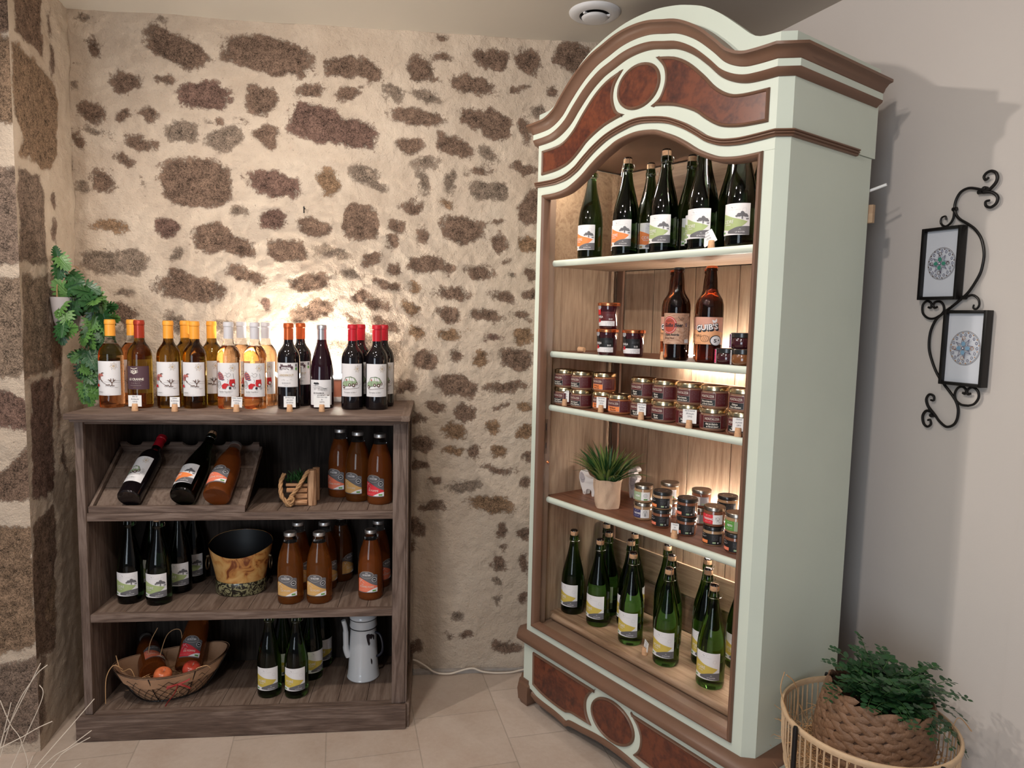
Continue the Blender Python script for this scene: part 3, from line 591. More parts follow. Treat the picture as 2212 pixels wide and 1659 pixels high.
mb2 = MB(); mb2.box(.012, .901, .384, .3955, 1.605, 1.735, OAK_MID, .002).box(.012, .901, .384, .3955, 1.738, 1.96, OAK_MID, .002).build('upper_back_boards', ARM, 0)
MB().box(.012, .901, .380, .3875, .462, .57, OAK_X, .002).build('back_rail', ARM, 0)
MB().box(.012, .901, .382, .3875, .335, .452, OAK_MID, .002).build('lower_back_board', ARM, 0)
MB().box(.19, .86, .376, .3875, 1.10, 1.215, OAK_MID, .002).build('back_rail', ARM, 0)
MB().box(.0005, WID-.0005, .023, .40, 1.965, 1.985, TRIM).build('top_board', ARM, 0)
for x in (.0125, .8865):   # notched shelf supports
    z = .36; z1 = 1.60; pts = []; k = 0
    while z < z1: pts += [(0, z), (.009, z+.004), (.009, z+.016), (0, z+.030)]; z += .032
    poly = [(.006, .36)]+[(a+.006, b_) for a, b_ in pts]+[(.006, z1), (0, z1), (0, .36)]
    M = Matrix.Translation((x, 0, 0)) @ Matrix(((0, 1, 0, 0), (1, 0, 0, 0), (0, 0, 1, 0), (0, 0, 0, 1)))
    mq = MB(); mq.prism([(.345+a if True else a, b_) for a, b_ in poly], 0, .014, OAK, M)
    mq.build('notched_support', ARM, 0)
for x0, x1 in ((.030, .060), (.853, .890)):
    MB().box(x0, x1, .372, .384, .57, 1.95, TRIM, .002).build('corner_post', ARM, 0)
def shelf(z, m):
    o = MB().box(.013, .900, .060, .358, z-.020, z, m, .001).build('shelf', ARM, 0)
    prof = [(0, -.021), (.006, -.020), (.010, -.015), (.011, -.009), (.009, -.003), (.005, .0004), (0, .0006)]
    MB().sweep([((.0135, .0595, z), (0, -1, 0), (0, 0, 1)), ((.8995, .0595, z), (0, -1, 0), (0, 0, 1))], prof, PAINT).build('shelf_edge', o, 40)
SZ = dict(s1=1.6195, s2=1.302, s3=1.111, s4=.776, s5=.330)
shelf(SZ['s1'], OAK_MID); shelf(SZ['s2'], SHELF_TOP); shelf(SZ['s3'], SHELF_TOP); shelf(SZ['s4'], SHELF_TOP)
MB().box(.020, .893, .0225, .375, .283, .3035, PALE_TRIM).build('sill_board', ARM, 0)
mt = MB().box(.0128, .900, .098, .382, .304, .330, TRAYW)
mt.sweep([((.034, .0978, .317), (0, -1, 0), (0, 0, 1)), ((.872, .0978, .317), (0, -1, 0), (0, 0, 1))], [(.012*math.cos(a), .013*math.sin(a)) for a in [R(-90+18*i) for i in range(11)]], TRAYW)
mt.build('bottom_board', ARM, 40)
MB().box(.0475, .062, -.0008, .0, .84, .93, PALE_TRIM).build('lock_plate', ARM, 0) if False else None
lk = MB().box(.0326, .0332, .034, .046, .935, 1.06, plain('old_brass_plate', (.16, .11, .08), .4, metal=.6), .0)
lk.box(.0331, .0334, .038, .042, .955, .975, INK).box(.0331, .0334, .038, .042, 1.02, 1.045, INK).build('lock_plate', ARM, 0)
kn = MB().lathe([(0, .010), (.004, .009), (.006, .006), (.004, .002), (.003, 0)], COPPER, 14, M=Matrix.Translation((.0325, .046, .905)) @ Matrix.Rotation(R(90), 4, 'Y')); kn.build('knob', ARM)
# plinth
flat = [(0, .2355), (.2, .2355), (MID, .2355), (.7, .2355), (WID, .2355)]
MB().sweep(around(flat), [(-.004, 0), (.010, 0), (.022, .004), (.034, .014), (.036, .024), (.030, .034), (.012, .042), (.002, .044), (-.004, .044)], TRIM).build('plinth_moulding', ARM, 50)
sc = [(.0, .07), (.043, .072), (.075, .060), (.12, .056), (.17, .055), (.215, .051), (.238, .047), (.25, .055), (.27, .060), (.32, .066), (.39, .076), (MID, .079)]
sc = sc+[(WID-x, z) for x, z in sc[::-1][1:]]
scc = cr2(sc, 3)
slab_between(lambda x: interp(scc, x), lambda x: .2352, 0, WID, -.010, .012, PAINT, 80).build('plinth_board', ARM, 40)
for sx, sg in ((0, -1), (WID, 1)):
    P = [(sx, -.010), (sx+sg*(CH+.008), CH-.004), (sx+sg*(CH+.008), DEP), (sx+sg*CH*.6, DEP), (sx, CH)]; n = len(P)
    MB().add([(a, b_, .07) for a, b_ in P]+[(a, b_, .2352) for a, b_ in P], [list(range(n)), list(range(2*n-1, n-1, -1))]+[[i, (i+1) % n, (i+1) % n+n, i+n] for i in range(n)], PAINT).build('plinth_side', ARM, 20)
pth = [((x, -.010, z), (0, -1, 0), (0, 0, 1)) for x, z in [(x, z) for x, z in scc if .045 <= x <= WID-.045]]
MB().sweep(pth, [(-.008, -.021), (.004, -.020), (.008, -.013), (.006, -.004), (.001, .001), (-.008, .001)], TRIM).build('apron_moulding', ARM, 50)
LPp = cr2([(.055, .217), (.2, .2175), (.37, .218)], 3)+cr2([(.378, .224)], 1)+cr2([(.352, .197), (.337, .170), (.336, .140), (.345, .115), (.362, .094)], 3)+cr2([(.30, .091), (.268, .089), (.250, .083), (.236, .078), (.20, .077), (.157, .079), (.11, .084), (.058, .097)], 3)
panel(LPp[::-1], y=-.010); panel([(WID-x, z) for x, z in LPp], y=-.010)
panel([(MID+.095*math.cos(2*PI*i/40), .154+.067*math.sin(2*PI*i/40)) for i in range(40)], y=-.010)
for cx, sg in ((0, 1), (WID, -1)):
    for t0, t1, fr in ((-.022, .06, 1), (.36, .42, 0)):
        M = Matrix.Identity(4); f = MB()
        prof = [(0, 0), (.004, .012), (.0, .022), (.004, .05), (.010, .072), (.004, .080), (0, .092)]
        vs = []; fsx = []
        x0, x1 = (cx-sg*.036, cx+sg*.038)
        for o_, z in [(-.008, 0), (-.004, .012), (.0, .016), (.003, .055), (.0, .078), (-.006, .085), (-.006, .098)]:
            a0 = min(x0, x1)-o_; a1 = max(x0, x1)+o_; vs += [(a0, t0-o_+(.022 if sg > 0 else 0), z), (a0+(.022 if sg > 0 else 0), t0-o_, z), (a1-(.022 if sg < 0 else 0), t0-o_, z), (a1, t0-o_+(.022 if sg < 0 else 0), z), (a1, t1, z), (a0, t1, z)]
        for i in range(6):
            for q in range(6): fsx.append((i*6+q, i*6+(q+1) % 6, i*6+6+(q+1) % 6, i*6+6+q))
        fsx += [tuple(range(6)), tuple(range(41, 35, -1))]
        f.add(vs, fsx, TRIM).build('foot', ARM, 25)
MB().box(-.01, WID+.01, .40, .412, .06, 2.09, DARK_BACK).build('rear_board', ARM, 0)
MB().box(0, WID, .022, .41, 2.085, 2.105, TRIM).build('roof_board', ARM, 0)

# white rod and wooden wedge poking out behind the wardrobe
rod = MB().tube([A(.90, .428, 1.78), A(.975, .44, 1.802)], .004, plain('white_rod', (.85, .85, .85), .4), 10).build('curtain_rod')
tag(rod, 'thin white rod sticking out behind the top of the wardrobe', 'rod')
wd = MB().box(-.03, .035, 0, .014, 0, .05, OAK_X, .002).build('wooden_wedge'); wd.location = A(.915, .424, 1.70); wd.rotation_euler = (0, 0, AANG)
tag(wd, 'small wooden wedge between the back of the wardrobe and the wall', 'wedge')

# ------------------------------------------------------------------ low bookcase
B = empty('wooden_shelf_unit', (-.62, -.2, 0), 0, 'low weathered brown wooden shelf unit against the stone wall, holding wine and juice', 'shelf unit')
ox, oy = .62, .2
def bx(name, x0, x1, y0, y1, z0, z1, m, bev=.003, par=None, extra=None):
    mb = MB().box(x0+ox, x1+ox, y0+oy, y1+oy, z0, z1, m, bev)
    if extra: extra(mb)
    return mb.build(name, par or B, 30)
bx('top', -1.140, -.086, -.440, -.018, 1.0755, 1.095, SHELF_WOOD, .005, extra=lambda mb: mb.box(-1.128+ox, -.095+ox, -.428+oy, -.022+oy, 1.066, 1.0757, SHELF_WOOD, .003))
bx('end_batten', -.115, -.0855, -.4405, -.018, 1.0752, 1.0955, SHELF_WOOD_Y, .004)
for x0, x1 in ((-1.134, -1.112), (-.117, -.099)):
    bx('side_panel', x0, x1, -.355, -.022, .06, 1.066, SHELF_WOOD_Z, .002)
bx('front_post', -1.1385, -1.112, -.378, -.352, .088, 1.066, SHELF_WOOD_Z, .003)
bx('front_post', -.143, -.0985, -.378, -.352, .088, 1.066, SHELF_WOOD_Z, .003)
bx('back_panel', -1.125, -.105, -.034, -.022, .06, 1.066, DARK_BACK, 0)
bx('top_rail', -1.112, -.143, -.370, -.355, 1.052, 1.066, SHELF_WOOD, .002)
for z in (.7625, .425):
    def planks(mb, z=z):
        x = -1.112
        while x < -.12:
            w = min(.098, -.12-x); mb.box(x+ox+.0006, x+w+ox-.0006, -.352+oy, -.036+oy, z-.022, z-.0004, SHELF_WOOD_Y, .0012); x += w
    bx('shelf', -1.112, -.1415, -.374, -.3525, z-.026, z, SHELF_WOOD, .002, extra=planks)
def planks0(mb):
    x = -1.112
    while x < -.12:
        w = min(.098, -.12-x); mb.box(x+ox+.0006, x+w+ox-.0006, -.352+oy, -.036+oy, .062, .088, SHELF_WOOD_Y, .0012); x += w
bx('bottom_board', -1.112, -.1175, -.3765, -.3525, .070, .0885, SHELF_WOOD, .002, extra=planks0)
bx('plinth', -1.162, -.093, -.392, -.3775, 0, .0895, SHELF_WOOD, .006)
bx('plinth_side', -.0985, -.083, -.3773, -.02, 0, .0885, SHELF_WOOD_Y, .003)
bx('plinth_side', -1.162, -1.1345, -.3773, -.02, 0, .0885, SHELF_WOOD_Y, .003)
# moulding strips up the right outer side
for i, (y0, y1) in enumerate(((-.375, -.33), (-.10, -.06))):
    bx('side_batten', -.0983, -.0925, y0, y1, .0895, 1.066, SHELF_WOOD_Z, .002)
# ------------------------------------------------------------------ bottles and jars
def glass(name, col, ior=1.36, rough=.015, tr=1.0): return plain(name, col, rough, trans=tr, ior=ior)
G_ROSE = glass('orange_rose_wine', (.93, .36, .13)); G_ROSE2 = glass('pale_rose_wine', (.98, .62, .34))
G_AMBER = glass('amber_glass', (.34, .18, .022)); G_CLEAR = glass('clear_glass', (.92, .92, .90), 1.15)
G_BLACK = plain('black_wine_glass', (.006, .004, .005), .04, coat=.3); G_GREENBLK = glass('dark_green_glass', (.030, .060, .018), 1.4)
G_GREEN = glass('green_glass', (.095, .215, .04), 1.36); G_BROWN = glass('brown_beer_glass', (.095, .028, .010), 1.38)
G_JUICE = glass('cloudy_juice', (.30, .080, .018), 1.35, .03, .6)
G_JUICE2 = glass('pear_juice', (.40, .13, .025), 1.35, .03, .8)
CAP_Y = plain('yellow_capsule', (.86, .36, .045), .38); CAP_R = plain('red_capsule', (.50, .012, .025), .35)
CAP_RB = plain('brick_capsule', (.40, .045, .022), .3, metal=.3); CAP_W = plain('pale_grey_capsule', (.62, .60, .63), .4)
CAP_C = plain('copper_capsule', (.62, .13, .035), .28, metal=.5); CAP_S = plain('silver_capsule', (.62, .62, .66), .28, metal=.8)
LAB = plain('label_paper', (.78, .76, .77), .65); MAROON = plain('maroon_label', (.085, .040, .052), .6)
GOLDI = plain('ochre_ink', (.42, .27, .07), .5); BRNI = plain('brown_ink', (.09, .035, .02), .6); PINKI = plain('rose_ink', (.50, .16, .13), .6)
REDI = plain('red_ink', (.55, .018, .022), .55); NAVY = plain('navy_ink', (.05, .045, .13), .6); SAGEI = plain('sage_ink', (.32, .42, .26), .6)
GREYI = plain('grey_ink', (.13, .125, .135), .6); MIDG = plain('mid_grey_ink', (.30, .29, .31), .6); ORI = plain('orange_ink', (.86, .24, .065), .6)
GRNI = plain('apple_green_ink', (.37, .45, .20), .6); YELI = plain('pear_yellow_ink', (.60, .45, .085), .6); TANI = plain('tan_ink', (.66, .38, .13), .6)
CORALI = plain('coral_ink', (.80, .20, .11), .6); REDJ = plain('crimson_ink', (.68, .035, .05), .6); BIOG = plain('leaf_green_ink', (.10, .30, .05), .6)
BURG = plain('burgundy_label', (.095, .012, .014), .45); BLKL = plain('black_label', (.010, .010, .011), .45); PALEI = plain('ivory_ink', (.72, .66, .58), .6)

BORDO = [(0, .004), (.020, .003), (.0345, 0), (.0368, .003), (.0372, .008), (.0372, .166), (.0364, .178), (.0330, .191), (.0265, .202), (.0205, .210), (.0165, .218), (.0151, .228), (.0146, .284), (0, .284)]
def capsule(mb, m, z0=.229, z1=.2875, r=.0152):
    return mb.lathe([(r+.0006, z0), (r+.0003, z1-.018), (r+.0002, z1-.0165), (r+.0016, z1-.015), (r+.0016, z1-.006), (r+.0006, z1-.004), (r+.0008, z1-.001), (r-.001, z1), (0, z1)], m, 24)
def sun(d, x, z, r=.0065):
    d.disc(x, z, r*.55, GOLDI); d.disc(x, z, r*.25, LAB)
    for i in range(14):
        a = 2*PI*i/14+.1; k = 1.05 if i % 2 else .85; d.line([(x+r*k*math.cos(a), z+r*k*math.sin(a)), (x+r*1.9*k*math.cos(a), z+r*1.9*k*math.sin(a))], .0009, GOLDI if i % 3 else BRNI); d.layer -= 1
    d.layer += 1
def lab_jardiner():
    d = Decal(.87); d.rect(-.046, .046, .041, .153, LAB); sun(d, .021, .137)
    d.line([(-.002, .092), (.045, .089)], .0005, BRNI).line([(-.01, .086), (.044, .083)], .0005, BRNI)
    d.poly([(-.043, .098), (-.040, .108), (-.033, .113), (-.027, .112), (-.024, .104), (-.028, .094), (-.034, .090), (-.040, .092)], PINKI)
    d.line([(-.038, .108), (-.034, .096), (-.030, .107)], .001, NAVY)
    d.disc(-.021, .109, .0048, PINKI).disc(-.0165, .1065, .0022, PINKI).poly([(-.026, .112), (-.018, .1165), (-.010, .115), (-.018, .113)], BRNI)
    d.line([(-.030, .105), (-.026, .094), (-.018, .088)], .0022, BRNI).line([(-.022, .089), (-.002, .076), (.004, .078)], .0011, BRNI)
    d.line([(-.040, .092), (-.041, .080), (-.038, .074)], .0018, MIDG).line([(-.032, .090), (-.034, .080), (-.030, .074)], .0018, MIDG)
    d.poly([(-.044, .070), (-.030, .070), (-.033, .078), (-.041, .079)], REDI)
    d.line([(-.006, .073), (-.001, .077), (.002, .073), (.006, .078), (.008, .073)], .0014, BRNI)
    for b in ([(.013, .073), (.014, .082), (.010, .088), (.004, .093)], [(.010, .088), (.011, .096)], [(.014, .082), (.019, .089), (.018, .096)], [(.019, .089), (.024, .092)], [(.008, .0725), (.013, .074), (.021, .0725)]): d.line(b, .0021, BRNI)
    d.scribble(.022, .034, .066, .002, BRNI, 3).text('Jardiner...', -.022, .051, .0046, INK, squash=.9).scribble(-.034, .012, .0445, .0012, MIDG, 5, .0004)
    return d
def lab_tractor():
    d = Decal(.87); d.rect(-.045, .045, .041, .153, LAB); sun(d, .019, .136)
    d.poly([(-.040, .104), (-.042, .113), (-.036, .121), (-.026, .122), (-.018, .117), (-.012, .106), (-.013, .098), (-.022, .096), (-.034, .097)], PINKI)
    for k in range(4): d.line([(-.041+.004*k, .118-.006*k), (-.030+.004*k, .114-.006*k), (-.019+.003*k, .116-.006*k)], .0020, NAVY)
    d.line([(-.038, .124), (-.034, .120), (-.030, .126), (-.026, .121)], .001, INK)
    for r in (.0085,): d.ring(-.034, .083, r, .0008, INK).ring(-.034, .083, r*.55, .0008, INK).line([(-.042, .07), (-.036, .094), (-.026, .092), (-.022, .075), (-.03, .068), (-.04, .073)], .0008, INK)
    d.poly([(-.018, .068), (-.020, .079), (-.010, .086), (.004, .084), (.006, .078), (-.003, .077), (-.006, .067)], REDI)
    d.poly([(.006, .086), (.008, .098), (.026, .099), (.027, .082), (.020, .074), (.008, .076)], REDI).line([(.008, .094), (.026, .094)], .0009, BRNI)
    d.disc(.020, .081, .0040, LAB).ring(.020, .081, .0052, .0012, INK).disc(.009, .070, .0042, INK).ring(.024, .070, .0036, .0010, INK).line([(.022, .099), (.020, .118)], .0010, INK)
    d.line([(-.012, .110), (-.004, .113), (.0, .106), (.008, .108), (.012, .116), (.006, .120), (0, .116), (-.006, .121)], .0007, INK).line([(0, .1), (.004, .094), (.0, .088)], .0007, INK)
    d.text("Garder l'\u00e9quilibre !", -.006, .0555, .0052, INK, squash=.86).scribble(-.024, .014, .0495, .0010, MIDG, 5, .0004).scribble(-.030, .020, .0445, .0010, MIDG, 6, .0004)
    return d
def lab_car():
    d = Decal(.87); d.rect(-.0455, .0455, .045, .156, LAB); sun(d, .023, .139)
    d.poly([(-.037, .080), (-.038, .090), (-.030, .096), (-.022, .110), (-.002, .113), (.012, .108), (.022, .094), (.022, .088), (.008, .083), (-.012, .081), (-.026, .078)], SAGEI)
    d.poly([(-.028, .097), (-.021, .108), (-.008, .110), (-.008, .099)], LAB).poly([(-.005, .099), (-.005, .110), (.008, .107), (.013, .097)], LAB)
    d.line([(-.037, .080), (-.038, .090), (-.030, .096), (-.022, .110), (-.002, .113), (.012, .108), (.022, .094), (.022, .088), (.008, .083), (-.012, .081), (-.037, .080)], .0009, INK).line([(-.018, .082), (-.020, .096), (-.02, .108)], .0007, INK).line([(.003, .084), (.003, .098), (.0, .112)], .0007, INK)
    for x, z, r in ((-.030, .078, .0055), (-.006, .085, .0052), (.008, .084, .0060), (.019, .089, .0042)): d.disc(x, z, r, BRNI).disc(x, z, r*.45, LAB)
    d.disc(-.018, .102, .003, PINKI).line([(-.030, .069), (-.01, .071), (.010, .073), (.028, .075)], .0012, BRNI)
    for x, z in ((.030, .096), (.034, .088), (.029, .082)): d.ring(x, z, .0030, .0006, MIDG)
    d.text('Dompter la b\u00eate !', -.004, .0575, .0052, INK, squash=.86).scribble(-.022, .022, .0505, .0010, MIDG, 8, .0004)
    return d
def lab_cranne():
    d = Decal(.87); d.rect(-.044, .044, .062, .138, MAROON)
    d.poly([(-.020, .124), (-.020, .117), (-.010, .113), (0, .117), (0, .124), (-.010, .126)], PALEI).disc(-.010, .1205, .0045, MAROON).disc(-.010, .1205, .0025, PALEI)
    d.line([(-.022, .132), (-.014, .1295), (-.006, .1295), (.002, .132)], .0022, PALEI).line([(-.022, .127), (-.024, .118), (-.010, .112), (.004, .118), (.002, .127)], .0010, PALEI)
    d.text('LE CRANNE', -.003, .092, .0075, PALEI, bold=True, squash=.95).scribble(-.012, .018, .0885, .0008, PALEI, 2, .0003).scribble(-.020, .010, .081, .0028, PALEI, 9, .0004).scribble(-.024, .014, .0745, .0010, PALEI, 4, .0004).scribble(-.012, -.002, .068, .0015, GOLDI, 4, .0004)
    return d
def lab_bordeaux():
    d = Decal(.87); d.rect(-.0445, .0445, .075, .156, LAB); d.line([(-.043, .0765), (.043, .0765), (.043, .1545), (-.043, .1545)], .0004, MIDG, True)
    for i in range(7): d.rect(-.024+i*.0056, -.0195+i*.0056, .141, .1475+(.003 if i in (1, 5) else .0), MAROON)
    d.poly([(-.026, .147), (-.022, .1525), (-.016, .147)], MAROON).poly([(.008, .147), (.013, .1525), (.017, .147)], MAROON).disc(-.025, .140, .004, MAROON).disc(.018, .141, .0045, MAROON).scribble(-.028, .024, .132, .006, MAROON, 4, .0014)
    d.rect(.031, .0375, .1435, .1525, GREYI).rect(.031, .0375, .132, .1405, BIOG).scribble(-.012, .008, .124, .003, MIDG, 7, .0004)
    d.text('LANDEROUT', -.003, .1115, .0075, GOLDI, squash=.9).scribble(-.022, .020, .109, .0009, MIDG, 3, .0003).scribble(-.020, .020, .097, .005, GREYI, 12, .0005).text('BORDEAUX', -.002, .0865, .0042, GREYI).scribble(-.008, .006, .0805, .0012, GREYI, 3, .0005)
    return d
def lab_hill():
    d = Decal(.87); d.rect(-.046, .046, .012, .098, LAB)
    for k in range(9): d.disc(-.026+.0022*k, .086+.0016*math.sin(k*2), .0026, INK)
    d.line([(-.020, .086), (-.020, .076)], .0008, INK).line([(-.030, .078), (-.015, .080), (.002, .074), (.024, .066)], .0008, INK).line([(-.030, .072), (-.010, .074), (.006, .068), (.028, .071)], .0007, INK).line([(-.028, .067), (-.008, .070), (.008, .062), (.024, .062)], .0006, INK)
    d.scribble(-.024, .02, .064, .008, INK, 31, .0005).scribble(-.01, .026, .062, .006, GREYI, 32, .0005)
    d.text('LES COLLINES DE', -.008, .0515, .0042, INK, bold=True, squash=.9).text('BOURDIC', .002, .043, .0045, INK, bold=True).disc(.027, .045, .0022, BRNI).scribble(-.02, .02, .033, .002, GREYI, 5, .0004)
    return d
def lab_cider(word, col, tree=True):
    def f():
        d = Decal(.93); d.kz = .90; d.z0 = .029; d.rect(-.0425, .0425, .030, .122, LAB)
        d.scribble(-.020, .006, .1165, .0010, MIDG, 3, .0003).scribble(-.014, .0, .108, .0045, INK, 5, .0006).scribble(-.022, .016, .103, .0010, MIDG, 7, .0003).ring(.026, .093 if not tree else .102, .0058, .0003, MIDG)
        top = cr2([(-.0425, .094), (-.026, .089), (-.006, .081), (.016, .075), (.036, .069)], 4); bot = cr2([(.036, .069), (.022, .056), (.004, .048), (-.018, .044), (-.0425, .047)], 4)
        d.poly(top+bot[1:], col)
        d.poly(cr2([(-.016, .030), (-.020, .041), (-.004, .049), (.010, .0535), (.026, .055), (.0425, .0555)], 4)[2:]+[(.0425, .030)], GREYI).poly([(-.0425, .047), (-.026, .045), (-.016, .030), (-.0425, .030)], LAB).rect(-.040, -.031, .0345, .040, BIOG if col is not ORI else GOLDI)
        if tree:
            for x, z, r in ((.012, .088, .0068), (.021, .0895, .0078), (.029, .087, .0062), (.005, .0845, .0035), (.034, .084, .0032), (.020, .095, .0045)): d.disc(x, z, r, GREYI, r*.8, n=12)
            d.rect(.0185, .0215, .0755, .086, GREYI).poly([(.030, .0745), (.0305, .0775), (.036, .0775), (.038, .0795), (.0375, .0745)], GREYI)
        d.text(word, -.018, .064, .0105, LAB, squash=.78).text('FERMIER', -.019, .0575, .0038, LAB, squash=.9)
        d.text('LE ROYER', .016, .0365, .0042, LAB, squash=1.0).line([(.013, .0445), (.0155, .0475), (.018, .0445)], .0006, LAB)
        return d
    return f
def lab_juice(col, l1, l2):
    def f():
        d = Decal(); dome = cr2([(-.028, .092), (-.026, .0965), (-.016, .102), (0, .104), (.012, .102), (.020, .0965), (.023, .093)], 3)
        d.poly([(-.0355, .028), (.0355, .028), (.0355, .090), (.030, .093), (.023, .093)]+dome[::-1][1:]+[(-.032, .092), (-.0355, .088)], GREYI)
        d.ring(-.003, .0915, .0235, .0006, PALEI, .0125).line([(-.007, .0965), (-.004, .1000), (-.0035, .0965), (.001, .0995), (.001, .0955)], .0007, LAB).text('LE ROYER', -.003, .0885, .0052, LAB, bold=True, squash=.95).scribble(-.016, .010, .0855, .0006, PALEI, 3, .0003)
        d.ring(.0245, .0745, .0078, .0012, LAB).disc(.0245, .0745, .0068, INK).text('BIO', .0245, .0728, .0036, LAB, bold=True)
        w = cr2([(-.0352, .0755), (-.030, .0785), (-.018, .0765), (-.002, .0695), (.018, .0585), (.0352, .0515)], 4)
        d.poly([(-.0352, .031)]+[(.0352, .031)]+w[::-1], col)
        d.line([(-.028, .074), (-.024, .069), (-.018, .075)], .0012, LAB).line([(-.024, .069), (-.030, .058)], .0006, LAB).line([(-.018, .070), (-.010, .062)], .0006, LAB)
        d.text(l1, -.016 if len(l1) < 4 else -.010, .0555, .0052, PALEI, squash=.9).text(l2, -.002, .0465, .0070, PALEI, squash=.82).scribble(-.032, .006, .0375, .0012, PALEI, 5, .0003)
        d.poly(cr2([(-.002, .031), (.012, .039), (.024, .044), (.0352, .046)], 3)+[(.0352, .031)], LAB).rect(.018, .030, .0335, .0385, BIOG)
        return d
    return f
def bottle(name, prof, gm, caps, deco, lr=None, neck=None, seg=36):
    """returns a maker; caps(mb) list of (name, builder)"""
    def mk():
        r = empty(name); kids = []
        kids.append(MB().lathe(prof, gm, seg).build('glass_body', r, 50))
        if neck: kids.append(MB().lathe(neck[0], neck[1], 24).build('neck', r, 50))
        for n, fn in caps:
            mb = MB(); fn(mb); kids.append(mb.build(n, r, 40))
        if deco:
            rr = lr or max(p[0] for p in prof); kids.append(deco().build('paper_label', r, rr))
        return r, kids
    return mk
JARB = [p for p in BORDO if p[1] < .23]+[(.0185, .2285), (0, .2285)]
NK = [(0, .2288), (.0190, .2288), (.0165, .236), (.0150, .246), (.0146, .284), (0, .284)]
def capY(m, z0=.229): return [('capsule', lambda mb: capsule(mb, m, z0))]
K = {}
K['rose'] = bottle('wine_bottle', [p for p in BORDO if p[1] < .209]+[(.0208, .2095), (0, .2098)], G_ROSE, capY(CAP_Y, .234), lab_jardiner, neck=([(0, .2102), (.0202, .2102), (.0165, .218), (.0151, .228), (.0146, .284), (0, .284)], G_CLEAR))
K['amber'] = bottle('wine_bottle', BORDO, G_AMBER, capY(CAP_Y), lab_jardiner)
K['cranne'] = bottle('wine_bottle', BORDO, G_AMBER, capY(CAP_RB), lab_cranne)
K['tractor'] = bottle('wine_bottle', [p for p in BORDO if p[1] < .209]+[(.0208, .2095), (0, .2098)], G_ROSE2, capY(CAP_W, .232), lab_tractor, neck=([(0, .2102), (.0202, .2102), (.0165, .218), (.0151, .228), (.0146, .284), (0, .284)], G_CLEAR))
K['bordeaux'] = bottle('wine_bottle', BORDO, G_BLACK, capY(CAP_C, .232), lab_bordeaux)
K['car'] = bottle('wine_bottle', BORDO, G_BLACK, [('capsule', lambda mb: capsule(mb, CAP_R, .232))], lab_car)
HILLP = [(0, .004), (.022, .003), (.037, 0), (.0398, .004), (.0402, .010), (.0400, .105), (.0385, .130), (.0340, .158), (.0270, .186), (.0205, .208), (.0165, .225), (.0150, .240), (.0146, .280), (0, .280)]
K['hill'] = bottle('wine_bottle', HILLP, plain('deep_red_wine_glass', (.016, .004, .008), .04, coat=.3), [('capsule', lambda mb: capsule(mb, CAP_S, .2245, .2835))], lab_hill)
CIDP = [(0, .006), (.022, .004), (.038, 0), (.0412, .004), (.0418, .012), (.0418, .118), (.0408, .136), (.0375, .158), (.0320, .182), (.0262, .204), (.0212, .224), (.0176, .244), (.0152, .262), (.0148, .268), (.0165, .2715), (.0165, .2785), (.0149, .281), (.0149, .290), (0, .290)]
def muselet(mb):
    mb.lathe([(.0120, .2895), (.0132, .291), (.0138, .300), (.0130, .3065), (.010, .3095), (0, .310)], CORK, 20)
CAPM = plain('dark_plaque', (.10, .085, .08), .2, metal=.9)
def wires(mb):
    mb.lathe([(.0134, .3055), (.0130, .3085), (.0100, .3112), (0, .3122)], CAPM, 18)
    for i in range(4):
        a = PI/4+i*PI/2; mb.tube([(.0120*math.cos(a), .0120*math.sin(a), .3105), (.0147*math.cos(a), .0147*math.sin(a), .304), (.0156*math.cos(a), .0156*math.sin(a), .288), (.0172*math.cos(a), .0172*math.sin(a), .275)], .0008, WIRE, 5)
    mb.tube([(.0172*math.cos(2*PI*i/20), .0172*math.sin(2*PI*i/20), .2700) for i in range(20)], .0007, WIRE, 5, True)
    mb.tube([(.017, 0, .270), (.022, .002, .272), (.0235, .001, .280), (.0220, -.001, .286)], .0009, WIRE, 5)
CAPC = [('cork_stopper', muselet), ('wire_cage', wires)]
K['cidre_o'] = bottle('cider_bottle', CIDP, G_GREENBLK, CAPC, lab_cider('CIDRE', ORI))
K['cidre_g'] = bottle('cider_bottle', CIDP, G_GREENBLK, CAPC, lab_cider('CIDRE', GRNI))
K['poire'] = bottle('perry_bottle', CIDP, G_GREEN, CAPC, lab_cider('POIR\u00c9', YELI, False))
JUIP = [(0, .005), (.025, .003), (.040, 0), (.0428, .004), (.0432, .012), (.0432, .102), (.0425, .125), (.0395, .152), (.0340, .176), (.0272, .196), (.0235, .2075), (0, .208)]
JN = [(0, .2083), (.0232, .2083), (.0205, .219), (.0190, .232), (0, .232)]
LIDS = plain('satin_silver_lid', (.70, .68, .66), .38, metal=.9)
def jlid(mb): mb.lathe([(0, .230), (.0205, .230), (.0212, .2315), (.0208, .234), (.0212, .2405), (.0200, .2425), (.017, .2432), (.016, .2425), (0, .2425)], LIDS, 28)
for k, g, c, a, b_ in (('j_poire', G_JUICE2, TANI, 'Jus', 'DE POIRE'), ('j_pp', G_JUICE, CORALI, 'Jus', 'POMME POIRE'), ('j_pomme', G_JUICE, REDJ, 'Jus', 'DE POMME')):
    K[k] = bottle('juice_bottle', JUIP, g, [('lid', jlid)], lab_juice(c, a, b_), neck=(JN, G_CLEAR))
BEER = [(0, .004), (.020, .003), (.034, 0), (.0368, .004), (.0374, .010), (.0374, .150), (.0366, .164), (.0330, .178), (.0268, .188), (.0212, .197), (.0180, .208), (.0172, .222), (.0160, .238), (.0142, .252), (.0138, .257), (.0155, .2585), (.0155, .262), (.0138, .264), (.0138, .268), (0, .268)]
